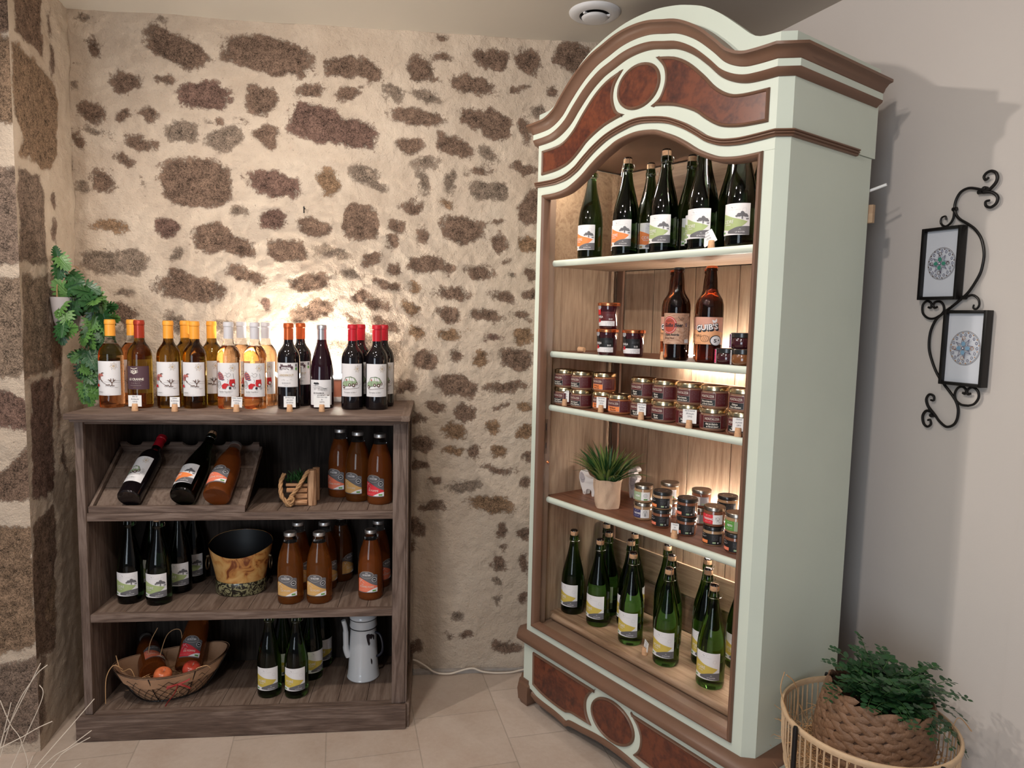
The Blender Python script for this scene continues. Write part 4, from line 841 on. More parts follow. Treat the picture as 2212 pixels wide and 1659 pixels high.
def crown(m):
    def f(mb):
        mb.lathe([(.0165, .2655), (.0168, .2675), (.0145, .2712), (.010, .2722), (0, .2724)], m, 21)
    return [('crown_cap', f)]
WOODLAB = wood('wood_print_label', (.25, .13, .08), (.42, .24, .16), (.55, .36, .26), 'X', 2.2, .55, 0); PEACH = plain('peach_label', (.80, .40, .20), .5, var=.2, vscale=25); DKB = plain('dark_brown_ink', (.10, .045, .03), .6)
def lab_guibs():
    d = Decal(); d.rect(-.052, .052, .052, .128, PEACH); d.poly([(-.052, .090), (0, .095), (.052, .085), (.052, .128), (-.052, .128)], plain('dusky_peach', (.62, .32, .24), .5, var=.25, vscale=30))
    g = [(.0, .092, .0), ]
    d.text("GUIB'S", .0015, .0895, .0165, INK, bold=True, squash=1.0, rot=.10).text("GUIB'S", .003, .0880, .0165, INK, bold=True, squash=1.0, rot=.10)
    d.text("GUIB'S", .0, .0925, .0165, INK, bold=True, squash=1.04, rot=.10).text("GUIB'S", .0, .0925, .0155, LAB, bold=True, squash=1.04, rot=.10)
    d.poly([(.016, .113), (.014, .121), (.021, .118), (.027, .125), (.028, .116), (.022, .112)], LAB).ring(-.004, .068, .012, .0008, DKB, .009)
    for k in range(4): d.line([(-.012+.005*k, .061), (-.006+.005*k, .075)], .0006, DKB)
    d.text('TRIPLE', -.024, .0725, .0068, INK, squash=.8).scribble(-.036, -.012, .068, .0012, DKB, 3, .0003).scribble(-.036, -.014, .056, .0016, DKB, 4, .0004)
    d.disc(.026, .063, .0165, INK, .0150).disc(.0265, .0628, .0145, LAB, .0130).text('S', .024, .058, .0095, INK, bold=True, squash=1.4).disc(.034, .064, .002, INK)
    return d
def lab_beer2():
    d = Decal(); d.rect(-.052, .052, .048, .138, WOODLAB); d.disc(-.014, .103, .0210, REDI, .0235).ring(-.014, .103, .0195, .0008, LAB, .0218).disc(-.014, .103, .0185, plain('brick_ink', (.40, .06, .035), .6), .0208).ring(-.014, .103, .0222, .0012, REDI, .0245)
    d.line(cr2([(.012, .128), (.018, .120), (.026, .119), (.026, .125), (.021, .124)], 4), .0010, INK).text('BRASSERIE', -.014, .113, .0042, DKB, squash=.8)
    d.text('Guibs Beer', -.003, .0985, .0105, INK, bold=True, shear=.22, squash=.86).text('Triple Ambr\u00e9e', -.006, .0725, .0068, INK, bold=True, shear=.2, squash=.78).text('Belgian Tripel', -.012, .0635, .0045, DKB, bold=True, squash=.85).scribble(-.012, -.002, .057, .002, DKB, 6, .0004)
    d.line([(.030, .049), (.030, .137)], .0005, DKB).text('S', .036, .1, .009, NAVY, bold=True)
    for k in range(9): d.scribble(.032, .050, .130-.004*k if k < 6 else .11-.005*k, .0012, DKB, 20+k, .0003)
    d.rect(.032, .046, .052, .062, LAB).scribble(.033, .045, .054, .002, INK, 9, .0005).scribble(.033, .045, .058, .002, INK, 10, .0005)
    return d
K['guibs'] = bottle('beer_bottle', BEER, G_BROWN, crown(CAP_C), lab_guibs); K['beer2'] = bottle('beer_bottle', BEER, G_BROWN, crown(BLKLID), lab_beer2)

def jar(name, prof, gm, lid, lm, deco, lr, ridge=None):
    def mk():
        r = empty(name); kids = [MB().lathe(prof, gm, 32).build('glass_jar', r, 50)]
        mb = MB().lathe(lid, lm, 32)
        if ridge: mb.lathe(ridge, plain(name+'_lid_print', (.30, .27, .22), .4, metal=.6), 28)
        kids.append(mb.build('lid', r, 35))
        if deco: kids.append(deco().build('paper_label', r, lr))
        return r, kids
    return mk
# ribbed preserve jars
MEAT = plain('pate_in_glass', (.30, .16, .10), .08, var=.35, vscale=60, coat=.6); MEATO = plain('spiced_pate_in_glass', (.40, .15, .06), .08, var=.3, vscale=60, coat=.6)
VP = [(0, .002), (.020, 0), (.034, 0), (.0375, .004), (.0382, .010), (.0372, .040), (.0362, .046), (.0370, .050), (0, .050)]
VL = [(.0385, .0505), (.0395, .0515), (.0393, .0605), (.0385, .0625), (.0372, .0632), (.0365, .0620), (.030, .0618), (.028, .0608), (0, .0608)]
def lab_mont(line1, line2, orange=False):
    def f():
        d = Decal(); bg = ORI if orange else BLKL
        d.rect(-.058, .058, .008, .0445, BURG).rect(-.0335, .0135, .0095, .0255, bg).line([(-.034, .009), (.014, .009), (.014, .044), (-.034, .044)], .0004, PALEI, True)
        d.text('MONTAUZER', -.010, .0315, .0068, PALEI, squash=.72).line([(-.030, .0395), (.009, .0395)], .0003, PALEI).line([(-.033, .0268), (.0135, .0268)], .0004, PALEI)
        c = DKB if orange else PALEI
        d.text(line1, -.011, .0185, .0052, c, bold=True, shear=.2, squash=.68).text(line2, -.009, .0118, .0048, c, bold=True, shear=.2, squash=.66)
        for k in range(7): d.scribble(.020, .042, .0395-.0040*k, .0012, MIDG, 40+k, .0003)
        return d
    return f
K['m_basque'] = jar('preserve_jar', VP, MEATO, VL, GOLDL, lab_mont('P\u00e2t\u00e9 Basque', 'Piment doux', True), .0385)
K['m_canard'] = jar('preserve_jar', VP, MEAT, VL, GOLDL, lab_mont('P\u00e2t\u00e9 de Canard', "au Piment d'Espelette"), .0385)
K['m_piq'] = jar('preserve_jar', VP, MEAT, VL, GOLDL, lab_mont('P\u00e2t\u00e9 aux', 'Piquillos'), .0385)
K['m_foie'] = jar('preserve_jar', VP, MEAT, VL, GOLDL, lab_mont('P\u00e2t\u00e9 de Gu\u00e9rche', 'au Foie de Canard'), .0385)
K['m_axoa'] = jar('preserve_jar', VP, MEAT, VL, GOLDL, lab_mont('Chichons', "Piment d'Espelette"), .0385)
# small jars of the fourth shelf
SP = [(0, .002), (.018, 0), (.026, 0), (.0290, .003), (.0295, .008), (.0300, .040), (.0285, .045), (0, .045)]
SL = [(.0298, .0452), (.0304, .0460), (.0303, .0545), (.0292, .0562), (.0280, .0562), (.0270, .0552), (0, .0552)]
RIL = plain('spread_in_glass', (.36, .22, .12), .08, var=.2, vscale=50, coat=.6); RILD = plain('dark_spread_in_glass', (.20, .075, .04), .08, var=.2, vscale=50, coat=.6)
def lab_small(c1, txt, c2, art, tc=LAB):
    def f():
        d = Decal(); d.rect(-.044, .002, .009, .036, c1).rect(.002, .030, .009, .036, c2)
        d.scribble(-.020, -.004, .031, .002, tc, 2, .0004).text(txt, -.011, .0205, .0058, tc, bold=True, squash=.72).scribble(-.022, -.003, .014, .002, tc, 3, .0004)
        k = art
        if k == 'fish': d.ring(.015, .0245, .006, .0005, GREYI, .0045).line([(.009, .029), (.021, .014)], .0006, GREYI).line([(.021, .027), (.012, .016)], .0006, GREYI)
        elif k == 'shell':
            for a in range(5): d.line([(.016, .014), (.010+.003*a, .032)], .0006, GREYI)
            d.ring(.016, .024, .0070, .0005, GREYI, .0095)
        elif k == 'crab': d.ring(.015, .025, .0058, .0006, GREYI).ring(.015, .025, .0030, .0005, GREYI).rect(.010, .022, .0105, .0145, BIOG)
        elif k == 'bar':
            for a in range(6): d.scribble(.005, .020, .032-.0028*a, .001, MIDG, 60+a, .0003)
            d.rect(.006, .015, .0115, .0155, SAGEI).ring(.021, .0135, .0018, .0008, LAB)
            for a in range(7): d.rect(.0235+.0007*a, .0238+.0007*a, .016, .031, LAB)
        return d
    return f
def lab_dark(col):
    def f():
        d = Decal(); d.rect(-.040, .032, .006, .037, BLKL).rect(-.034, -.010, .0085, .0175, col).scribble(-.032, -.012, .0115, .003, PALEI, 4, .0004)
        d.scribble(-.032, -.018, .032, .003, LAB, 2, .0006).scribble(-.032, -.014, .026, .003, LAB, 3, .0006)
        for a in range(6): d.scribble(.002, .020, .033-.0028*a, .001, MIDG, 60+a, .0003)
        d.rect(.004, .013, .0095, .0145, SAGEI).ring(.019, .012, .0016, .0010, LAB)
        for a in range(7): d.rect(.0235+.0008*a, .0238+.0008*a, .013, .031, MIDG)
        return d
    return f
STLID = plain('dull_steel_lid', (.40, .36, .31), .28, metal=1)
RG = [(.012, .0558), (.0135, .0560), (.015, .0558)]
K['s_green'] = jar('spread_jar', SP, RIL, SL, STLID, lab_small(SAGEI, 'CR\u00c8ME', WHITE, 'crab'), .0302)
K['s_navy'] = jar('spread_jar', SP, RIL, SL, STLID, lab_small(NAVY, 'TARTARE', WHITE, 'shell'), .0302)
K['s_orange'] = jar('spread_jar', SP, RIL, SL, BLKLID, lab_dark(ORI), .0302, RG)
K['s_pink'] = jar('spread_jar', SP, RILD, SL, BLKLID, lab_dark(CORALI), .0302, RG)
K['s_red'] = jar('spread_jar', SP, RILD, SL, STLID, lab_small(REDJ, 'THOIONADE', WHITE, 'fish'), .0302)
K['s_grey'] = jar('spread_jar', SP, RILD, SL, STLID, lab_small(WHITE, 'THON', MIDG, 'bar', GREYI), .0302)
K['s_leaf'] = jar('spread_jar', SP, RIL, SL, STLID, lab_small(BIOG, 'PESTO', SAGEI, 'none'), .0302)
# jam jars
JP = [(0, .002), (.020, 0), (.0275, 0), (.030, .003), (.0335, .060), (.0355, .0680), (.0350, .074), (0, .074)]
JL = [(.0362, .0742), (.0372, .0755), (.0370, .0825), (.0355, .0845), (0, .0842)]
JAMD = plain('dark_jam_in_glass', (.040, .006, .010), .06, coat=.8)
def lab_jam(top):
    def f():
        d = Decal(); d.rect(-.044, .034, .010, .056, BLKL if not top else BURG); d.rect(-.044, .034, .010, .026, LAB).scribble(.004, .030, .0115, .003, MIDG, 5, .0005).scribble(.004, .030, .016, .003, MIDG, 6, .0005).scribble(.004, .030, .0205, .003, MIDG, 7, .0005)
        d.text('JOUGLA', -.018, .0365, .0062, LAB, bold=True, squash=.8, shear=.1).scribble(-.028, -.008, .031, .003, LAB, 3, .0005).text('22-23', .020, .030, .0048, LAB, bold=True, squash=.8).scribble(.008, .030, .042, .0012, MIDG, 4, .0003).scribble(.008, .030, .046, .0012, MIDG, 4, .0003)
        for a, b_ in ((-.022, .028), (-.017, .025), (-.024, .023), (-.019, .030)): d.disc(a, b_, .0034, REDI, n=8)
        d.scribble(-.034, -.010, .013, .0025, GREYI, 9, .0005)
        d.rect(-.029, -.013, .046, .068, REDI if top else BLKL).disc(-.020, .0700, .0085, MIDG).ring(-.020, .0700, .0065, .0006, LAB)
        return d
    return f
jm = lambda z: .0302+.0033*min(1, z/.06)
K['jam_a'] = jar('jam_jar', JP, JAMD, JL, COPPER, lab_jam(False), .0350); K['jam_b'] = jar('jam_jar', JP, JAMD, JL, COPPER, lab_jam(True), .0350)
for q in ('jam_a', 'jam_b'): K[q] = jar('jam_jar', JP, JAMD, JL, COPPER, lab_jam(q == 'jam_b'), (lambda z: .0300+.0036*max(0, min(1.2, z/.06))))
# squat dark jars with a paper band over the lid
QP = [(0, .002), (.018, 0), (.026, 0), (.0315, .006), (.0330, .014), (.0320, .024), (.0290, .030), (0, .030)]
QL = [(.0305, .0302), (.0312, .0312), (.0310, .0420), (.0300, .0432), (0, .0432)]
def lab_band(col):
    def f():
        d = Decal(); d.rect(-.0085, .0085, .002, .040, LAB).rect(-.0070, .0070, .003, .039, col).scribble(-.005, .005, .030, .003, LAB, 3, .0006).scribble(-.005, .005, .024, .003, LAB, 4, .0006).scribble(-.005, .005, .008, .003, LAB, 5, .0006)
        return d
    return f
BRJ = plain('amber_spread_in_glass', (.16, .06, .02), .06, var=.3, vscale=30, coat=.8)
PINKL = plain('pink_band', (.75, .04, .16), .5); PURP = plain('purple_band', (.10, .03, .12), .5)
K['q_pink'] = jar('honey_jar', QP, JAMD, QL, BLKLID, lab_band(PINKL), .0328); K['q_amber'] = jar('honey_jar', QP, BRJ, QL, BLKLID, lab_band(MIDG), .0328); K['q_purple'] = jar('honey_jar', QP, JAMD, QL, BLKLID, lab_band(PURP), .0328)

def away(x, y, r):
    d = Vector((x-CAMXY[0], y-CAMXY[1])).normalized(); return x+d.x*r, y+d.y*r
def P(key, x, y, z, rz, label, cat, group=None, rot=None):
    o = put(key, K[key], (x, y, z), rz, label, cat, group, rot)
    if cat in ('cider bottle', 'perry bottle'): o.scale = (.972,)*3
    return o
# ---- wines along the top of the shelf unit
ZT = 1.0955
gw = 'wine bottles on top of the shelf unit'
front = [('rose', -1.068, 'orange rose wine bottle with yellow capsule and gardener label, leftmost on the shelf unit top'),
         ('cranne', -.977, 'dark amber wine bottle with brick red capsule and maroon label on the shelf unit top'),
         ('amber', -.886, 'amber wine bottle with yellow capsule, front one just right of the maroon-labelled bottle'),
         ('amber', -.803, 'amber wine bottle with yellow capsule, front one just left of the grey-capped rose bottles'),
         ('tractor', -.694, 'pale rose wine bottle, grey capsule and red tractor label, left of the front two'),
         ('tractor', -.609, 'pale rose wine bottle, grey capsule and red tractor label, right of the front two'),
         ('bordeaux', -.499, 'front black wine bottle with copper capsule and castle drawing on its label'),
         ('hill', -.394, 'slope-shouldered red wine bottle with silver capsule and low landscape label'),
         ('car', -.288, 'front black wine bottle with red capsule and green car label, left of the two pairs'),
         ('car', -.206, 'front black wine bottle with red capsule and green car label, rightmost of the row')]
for i, (k, x, lb) in enumerate(front): P(k, x, -.272 if k != 'hill' else -.245, ZT, R(random.uniform(5, 9) if x < -.55 else random.uniform(1, 4)), lb, 'wine bottle', gw)
rear = [('rose', -1.036, 'orange rose wine bottle with yellow capsule standing behind the leftmost bottle'),
        ('amber', -.862, 'amber wine bottle with yellow capsule standing between and behind the two front amber ones'),
        ('amber', -.775, 'bright yellow-green lit wine bottle with yellow capsule behind the right front amber one'),
        ('tractor', -.676, 'pale rose bottle with grey capsule standing behind the left tractor-label bottle'),
        ('tractor', -.594, 'pale rose bottle with grey capsule standing behind the right tractor-label bottle, lit from behind'),
        ('bordeaux', -.476, 'black wine bottle with copper capsule standing behind the castle-label bottle'),
        ('car', -.270, 'black wine bottle with red capsule hidden behind the left green car label bottle'),
        ('car', -.190, 'black wine bottle with red capsule half hidden behind the rightmost bottle')]
for k, x, lb in rear: P(k, x, -.186, ZT, R(random.uniform(3, 9)), lb, 'wine bottle', gw)

# ---- price cards held in corks
CARDT = {}
def card(loc, rz, lines, label, w=.040, h=.036, lean=0, skew=0):
    r = empty('price_card', loc, rz, label, 'price card', 'price cards held in corks')
    MB().lathe([(0, 0), (.0098, 0), (.0100, .002), (.0080, .0225), (.0072, .0235), (0, .0235)], CORK, 16).box(-.0076, .0076, -.0006, .0006, .0232, .0238, INK).build('cork', r, 40)
    M = Matrix.Translation((skew*.008, .0, .018)) @ Matrix.Rotation(lean, 4, 'X') @ Matrix.Rotation(skew, 4, 'Y')
    c = MB().box(-w/2, w/2, .0020, .0027, -.004, h-.004, WHITE, 0, M).build('card', r, 0)
    d = Decal(); z = h-.010
    for i, t in enumerate(lines):
        if t.startswith('~'): d.text(t[1:], 0, z, .0050, INKB, squash=.62, shear=.3)
        else: d.text(t, 0, z, .0050, INKB, squash=.62, shear=.3)
        z -= .0082
    d.build('handwriting', c, None, -.0018, M)
    return r
card((-.956, -.372, ZT), 0, ['Blanc Sec', 'Bordeaux bio', '9,20 \u20ac/p'], 'small white price card in a cork in front of the maroon-labelled bottle')
card((-.833, -.377, ZT), 0, ['Jardinez', 'bio Bordeaux', '9,20 \u20ac/p'], 'small white price card in a cork between the two front amber bottles', .030, .032)
card((-.644, -.373, ZT), 0, ["Garder l'\u00e9quilibre", 'bio Bordeaux', '9,20 \u20ac/p'], 'small white price card in a cork between the two front tractor-label bottles', .034, .034, skew=.05)
card((-.479, -.362, ZT), 0, ['Bordeaux rouge', 'Saint Andr\u00e9', 'bio 9,50 \u20ac/p'], 'small white price card in a cork in front of the castle-label bottle', .038, .036)
card((-.377, -.356, ZT), 0, ['Petite Cuv\u00e9e rouge', 'bio', '10,50 \u20ac/p'], 'wide white price card in a cork in front of the silver-capped bottle', .052, .038)

# ---- light box behind the bottles
lb_ = empty('light_box', (-.475, -.075, ZT), 0, 'salmon-fronted white light box glowing against the stone wall behind the wine bottles', 'lamp')
SALM = plain('salmon_panel', (.60, .24, .15), .4, var=.2, vscale=12)
MB().box(-.145, .145, -.012, .030, .018, .080, SALM, .002).build('box', lb_)
MB().box(-.150, .150, -.016, .034, .080, .086, WHITE, .001).box(-.150, .150, -.016, .034, 0, .018, WHITE, .002).build('frame', lb_)
LEDM = plain('led_diffuser', (1, 1, 1), .5, emit=(1, .92, .78), es=560)
MB().tube([(-.12, .008, .094), (.12, .008, .094)], .007, LEDM, 12).build('led_tube', lb_)

# ---- first shelf: tilted rack, log bundle, juice
ZA = .7628
rk = empty('bottle_rack', (-.865, -.36, ZA), 0, 'tilted grey wooden rack with scalloped back rail lying on the upper shelf', 'rack')
SL_ = R(34); MR = Matrix.Translation((0, .010, .012)) @ Matrix.Rotation(SL_, 4, 'X')
MB().box(-.243, .243, -.012, .002, 0, .022, SHELF_WOOD, .002).build('front_lip', rk)
mbx = MB()
for i in range(3): mbx.box(-.232, .232, .001+.088*i, .087+.088*i, -.006, .0, SHELF_WOOD_Y, .001, MR)
mbx.build('tray', rk)
for x in (-.243, .233): MB().box(x, x+.010, -.006, .268, -.008, .016, SHELF_WOOD_Y, .002, MR).build('side_rail', rk)
sp = [(-.235, 0)]; x = -.235
top = []
for i in range(5):
    cx = -.235+.094*(i+.5); top += [(cx-.047, .036), (cx-.026, .036)]+[(cx+.024*math.cos(a), .036-.018*math.sin(a)) for a in [R(180-22.5*j)*-1+PI*2 if False else R(180-22.5*j) for j in range(1, 8)]]+[(cx+.026, .036)]
poly = [(-.235, 0)]+top+[(.235, .036), (.235, 0)]
MB().prism(poly, .262, .270, SHELF_WOOD, MR).build('scalloped_rail', rk, 0)
def lying(key, x, rz, label, cat, slide=.0, face=0):
    rad = .0375 if cat == 'wine bottle' and key == 'car' else (.0422 if key.startswith('cidre') else .0436)
    base = Vector((x, -.36, ZA))+MR @ Vector((0, .004+slide, rad+.0005))
    ax = (Matrix.Rotation(rz, 3, Vector((0, -math.sin(SL_), math.cos(SL_)))) @ Vector((0, math.cos(SL_), math.sin(SL_)))).normalized()
    up = Vector((0, -math.sin(SL_), math.cos(SL_))); up = (up-ax*up.dot(ax)).normalized()   # label side faces up out of the rack
    X = up.cross(ax).normalized()*-1
    Yl = -up; Xl = Yl.cross(ax)
    M3 = Matrix((Xl, Yl, ax)).transposed() @ Matrix.Rotation(face, 3, 'Z')
    return put(key, K[key], base, 0, label, cat, 'bottles lying on the rack', M3.to_euler())
lying('car', -.985, R(-4), 'black wine bottle with red capsule and car label lying on the tilted rack', 'wine bottle', face=R(-16))
lying('cidre_o', -.818, R(-4), 'dark cider bottle with orange label lying in the middle of the tilted rack', 'cider bottle', face=R(-18))
lying('j_pp', -.712, R(-2), 'coral-labelled orange juice bottle lying at the right of the tilted rack', 'juice bottle', face=R(-10))
for k, x, y, lb in (('j_pp', -.345, -.150, 'coral-labelled juice bottle at the back left of the three on the upper shelf'), ('j_poire', -.276, -.211, 'tan-labelled dark juice bottle in the middle of the three on the upper shelf'), ('j_pomme', -.196, -.252, 'red-labelled juice bottle nearest the right post on the upper shelf')):
    P(k, x, y, ZA, R(-24), lb, 'juice bottle', 'juice bottles on the upper shelf')
# ---- second shelf
ZB = .4255
for k, x, y, lb in (('cidre_g', -1.035, -.255, 'green-label cider bottle at the far left of the middle shelf'), ('cidre_g', -.935, -.272, 'green-label cider bottle at the front of the left group on the middle shelf'), ('cidre_g', -.903, -.172, 'green-label cider bottle half hidden behind the front one on the middle shelf'), ('cidre_g', -.885, -.080, 'green-label cider bottle at the back of the left group on the middle shelf'), ('cidre_g', -1.010, -.130, 'dark cider bottle with its label hidden, behind the far left one on the middle shelf')):
    P(k, x, y, ZB, R(0 if y < -.2 else 8), lb, 'cider bottle', 'cider bottles at the left of the middle shelf')
for k, x, y, rz, lb in (('j_poire', -.497, -.283, -8, 'tan-labelled pear juice bottle beside the painted bucket, left of the front pair'), ('j_poire', -.399, -.285, -8, 'tan-labelled pear juice bottle, right of the front pair on the middle shelf'), ('j_poire', -.493, -.165, 60, 'juice bottle behind the left tan-labelled one on the middle shelf'), ('j_poire', -.400, -.165, 60, 'juice bottle behind the right tan-labelled one on the middle shelf'), ('j_pp', -.226, -.262, -10, 'coral-labelled juice bottle alone at the right front of the middle shelf'), ('j_pp', -.208, -.155, 60, 'juice bottle in the dark behind the coral-labelled one on the middle shelf'), ('j_poire', -.352, -.085, 60, 'juice bottle at the very back in the middle of the middle shelf')):
    P(k, x, y, ZB, R(rz), lb, 'juice bottle', 'juice bottles on the middle shelf')
# ---- bottom of the shelf unit
ZC = .0892
for k, x, y, rz, lb in (('poire', -.572, -.280, 0, 'yellow-label perry bottle, left of the front pair on the bottom shelf'), ('poire', -.478, -.290, 0, 'yellow-label perry bottle, right of the front pair on the bottom shelf'), ('poire', -.548, -.180, 35, 'perry bottle behind the left front one on the bottom shelf'), ('poire', -.448, -.172, 35, 'perry bottle behind the right front one on the bottom shelf'), ('poire', -.428, -.083, 35, 'perry bottle at the very back of the group on the bottom shelf')):
    P(k, x, y, ZC, R(rz), lb, 'perry bottle', 'perry bottles on the bottom shelf')

# ---- wardrobe: top compartment
FA = AANG   # label faces the wardrobe front
def PA(key, s, t, z, drz, label, cat, group=None):
    p = A(s, t, z); o = put(key, K[key], p, FA+R(drz), label, cat, group); o.scale = (1, 1, 1); return o
g1 = 'cider bottles in the top of the wardrobe'
for k, s, t, dr, lb in (('cidre_o', .152, .112, 14, 'orange-label cider bottle at the far left of the wardrobe top compartment'), ('cidre_o', .324, .105, 14, 'orange-label cider bottle at the front, second from the left in the top compartment'),
        ('cidre_o', .236, .190, 14, 'orange-label cider bottle mostly hidden behind and left of the second front one'), ('cidre_o', .322, .215, 55, 'cider bottle with orange cork behind and right of the second front one'),
        ('cidre_g', .478, .110, 14, 'green-label cider bottle at the front centre of the top compartment'), ('cidre_g', .404, .195, 14, 'green-label cider bottle just behind and left of the front centre one'), ('cidre_g', .482, .225, 60, 'cider bottle with orange cork behind and right of the front centre one'),
        ('cidre_g', .630, .100, 14, 'green-label cider bottle left of the tilted price card in the top compartment'), ('cidre_g', .556, .180, 14, 'green-label cider bottle behind and left of the one beside the price card'), ('cidre_g', .668, .180, 75, 'cider bottle with label turned away behind the price card'),
        ('cidre_g', .755, .102, 14, 'green-label cider bottle at the far right front of the top compartment'), ('cidre_g', .752, .200, 14, 'green-label cider bottle behind the far right front one'), ('cidre_g', .842, .205, 60, 'cider bottle in the dark right corner of the top compartment')):
    PA(k, s, t, SZ['s1']+.0005, dr, lb, 'cider bottle', g1)
p = A(.682, .076, SZ['s1']); card((p.x, p.y, p.z), FA+.3, ['Cidre Bio', 'demi-sec', '5,90 \u20ac/p'], 'tilted white price card in a cork beside the front green-label cider', .040, .036, skew=-.5)
# ---- wardrobe: beer and jam
z = SZ['s2']+.0008
c = lambda s, t, r: (s+.26*r, t+.97*r)
PA('jam_a', .284, .080, z, 20, 'dark jam jar with copper lid, bottom of the stack of two', 'jam jar', 'jam jars'); PA('jam_b', .287, .080, z+.0848, 20, 'red-banded jam jar with copper lid stacked on top of another', 'jam jar', 'jam jars'); PA('jam_a', .380, .102, z, 20, 'dark jam jar with copper lid standing alone right of the stack', 'jam jar', 'jam jars')
for k, s, t, dr, lb in (('beer2', .560, .092, 26, 'brown beer bottle with wood-print label and black cap'), ('guibs', .482, .168, 22, 'brown beer bottle with peach label half hidden behind the wood-print one'), ('guibs', .672, .098, 26, 'brown beer bottle with peach label and copper cap, front right'), ('guibs', .602, .180, 22, 'brown beer bottle with peach label behind the front right one')): PA(k, s, t, z, dr, lb, 'beer bottle', 'beer bottles in the wardrobe')
PA('q_pink', .738, .096, z, -38, 'squat dark jar with pink paper band beside the beer bottles', 'jar', 'squat banded jars'); PA('q_amber', .796, .086, z, -42, 'squat amber jar with pale band under the purple-banded jar', 'jar', 'squat banded jars'); PA('q_purple', .790, .088, z+.0438, -38, 'squat black jar with purple band stacked on the amber jar', 'jar', 'squat banded jars')
p = A(.532, .070, z); card((p.x, p.y, p.z), FA-.9, ['Guibs Triple', '5,50 \u20ac'], 'price card in a cork seen edge-on in front of the beer bottles')
ck = MB().lathe([(0, 0), (.0098, 0), (.010, .002), (.0082, .0235), (0, .0235)], CORK, 16, M=Matrix.Rotation(R(90), 4, 'X')).build('cork'); ck.location = A(.128, .098, z+.0102); ck.rotation_euler = (0, 0, FA+R(100)); tag(ck, 'lone cork lying on its side at the left of the beer shelf', 'cork', None)
tg = MB().box(-.018, .018, -.012, .012, 0, .0008, plain('grey_card', (.28, .25, .22), .6)).build('fallen_card'); tg.location = A(.172, .105, z); tg.rotation_euler = (0, 0, FA+.2); tag(tg, 'fallen price card lying flat beside the lone cork on the beer shelf', 'card')
# ---- wardrobe: preserve jars
z = SZ['s3']+.0008; H = .0638; g3 = 'pate preserve jars on the third shelf'
for k, s, t, n, dr, lb in (('m_canard', .0525, .106, 2, 20, ('lower', 'upper')), ('m_canard', .141, .106, 2, 20, 0), ('m_basque', .228, .130, 2, 20, 0), ('m_basque', .320, .112, 1, 22, 0), ('m_piq', .420, .112, 2, 20, 0), ('m_piq', .512, .108, 2, 16, 0), ('m_foie', .604, .112, 2, 20, 0), ('m_foie', .698, .102, 2, 24, 0), ('m_axoa', .790, .106, 2, 20, 0)):
    nm_ = {'m_canard': 'black-labelled pate jar', 'm_basque': 'orange-labelled pate jar', 'm_piq': 'black-labelled piquillo pate jar', 'm_foie': 'black-labelled pale pate jar', 'm_axoa': 'gold-lidded pate jar cut off by the frame'}[k]
    pos = {.0525: 'first column from the left', .141: 'second column from the left', .228: 'column left of the single jar', .320: 'single jar, fourth column', .420: 'column right of the single jar', .512: 'sixth column from the left', .604: 'seventh column from the left', .698: 'column right of the large price card', .790: 'last column'}[s]
    for i in range(n):
        PA(k, s+(.004 if i else 0), t-(.003 if i else 0), z+i*H, dr-(6 if i else 0)+(22 if (k == 'm_foie' and i == 0) else 0), '%s, %s%s' % (nm_, pos, '' if n == 1 else (', bottom jar' if i == 0 else ', top jar')), 'jar', g3)
for s, t, ln, lb, w, h in ((.082, .030, ['P\u00e2t\u00e9 de canard', 'au piment', "d'Espelette", '5,20 \u20ac/p'], 'price card in a cork in front of the first two preserve columns', .030, .040), (.270, .025, ['P\u00e2t\u00e9 \u00e0 la bi\u00e8re', 'Pays Basque', '4,40 \u20ac/p'], 'price card in a cork in front of the orange-label preserve jars', .034, .036), (.455, .018, ['P\u00e2t\u00e9 au Piquillo', 'Pays Basque', '4,40 \u20ac/p'], 'price card in a cork in front of the piquillo preserve jars', .028, .036), (.645, .012, ['P\u00e2t\u00e9 de Gu\u00e9rche', '20% foie gras', '7,20 \u20ac/p'], 'large price card in a cork in front of the pale pate jars', .040, .040), (.808, .014, ['Chichons', 'au piment', '5,80 \u20ac'], 'price card in a cork cut off by the right frame on the preserve shelf', .032, .036)):
    p = A(s, t+.050, z); card((p.x, p.y, p.z), FA+R(25), ln, lb, w, h)
# ---- wardrobe: small jars
z = SZ['s4']+.0008; H = .0570; g4 = 'small spread jars on the fourth shelf'
for ks, s, t, dr, lb in ((('s_navy', 's_green'), .414, .140, 24, 'first stack beside the plant pot'), (('s_pink', 's_orange'), .503, .128, 26, 'second stack from the plant pot'), (('s_grey', 's_green'), .437, .240, 26, 'back stack behind the second stack'), (('s_pink', 's_pink'), .602, .126, 26, 'black-lidded front stack right of the small price card'), (('s_grey', 's_grey'), .556, .252, 26, 'silver-lidded back stack right of the price card'), (('s_orange', 's_red'), .706, .118, 26, 'front stack topped by the red fish label'), (('s_red', 's_orange'), .651, .256, 26, 'back stack behind the red fish label stack'), (('s_pink', 's_leaf'), .784, .114, 20, 'stack cut off by the right frame'), (('s_pink', 's_orange'), .748, .236, 20, 'back stack at the right frame')):
    for i, k in enumerate(ks):
        if k == 's_grey' and i == 0 and s == .596: pass
        PA(k, s, t, z+i*H, dr, '%s of the %s, small jar shelf' % (('bottom jar', 'top jar')[i], lb), 'jar', g4)
p = A(.608, .064, z); card((p.x, p.y, p.z), FA+R(20), ['Tartinable', 'bio', '5,50 \u20ac/p'], 'small price card in a cork in front of the spread jars', .024, .030)
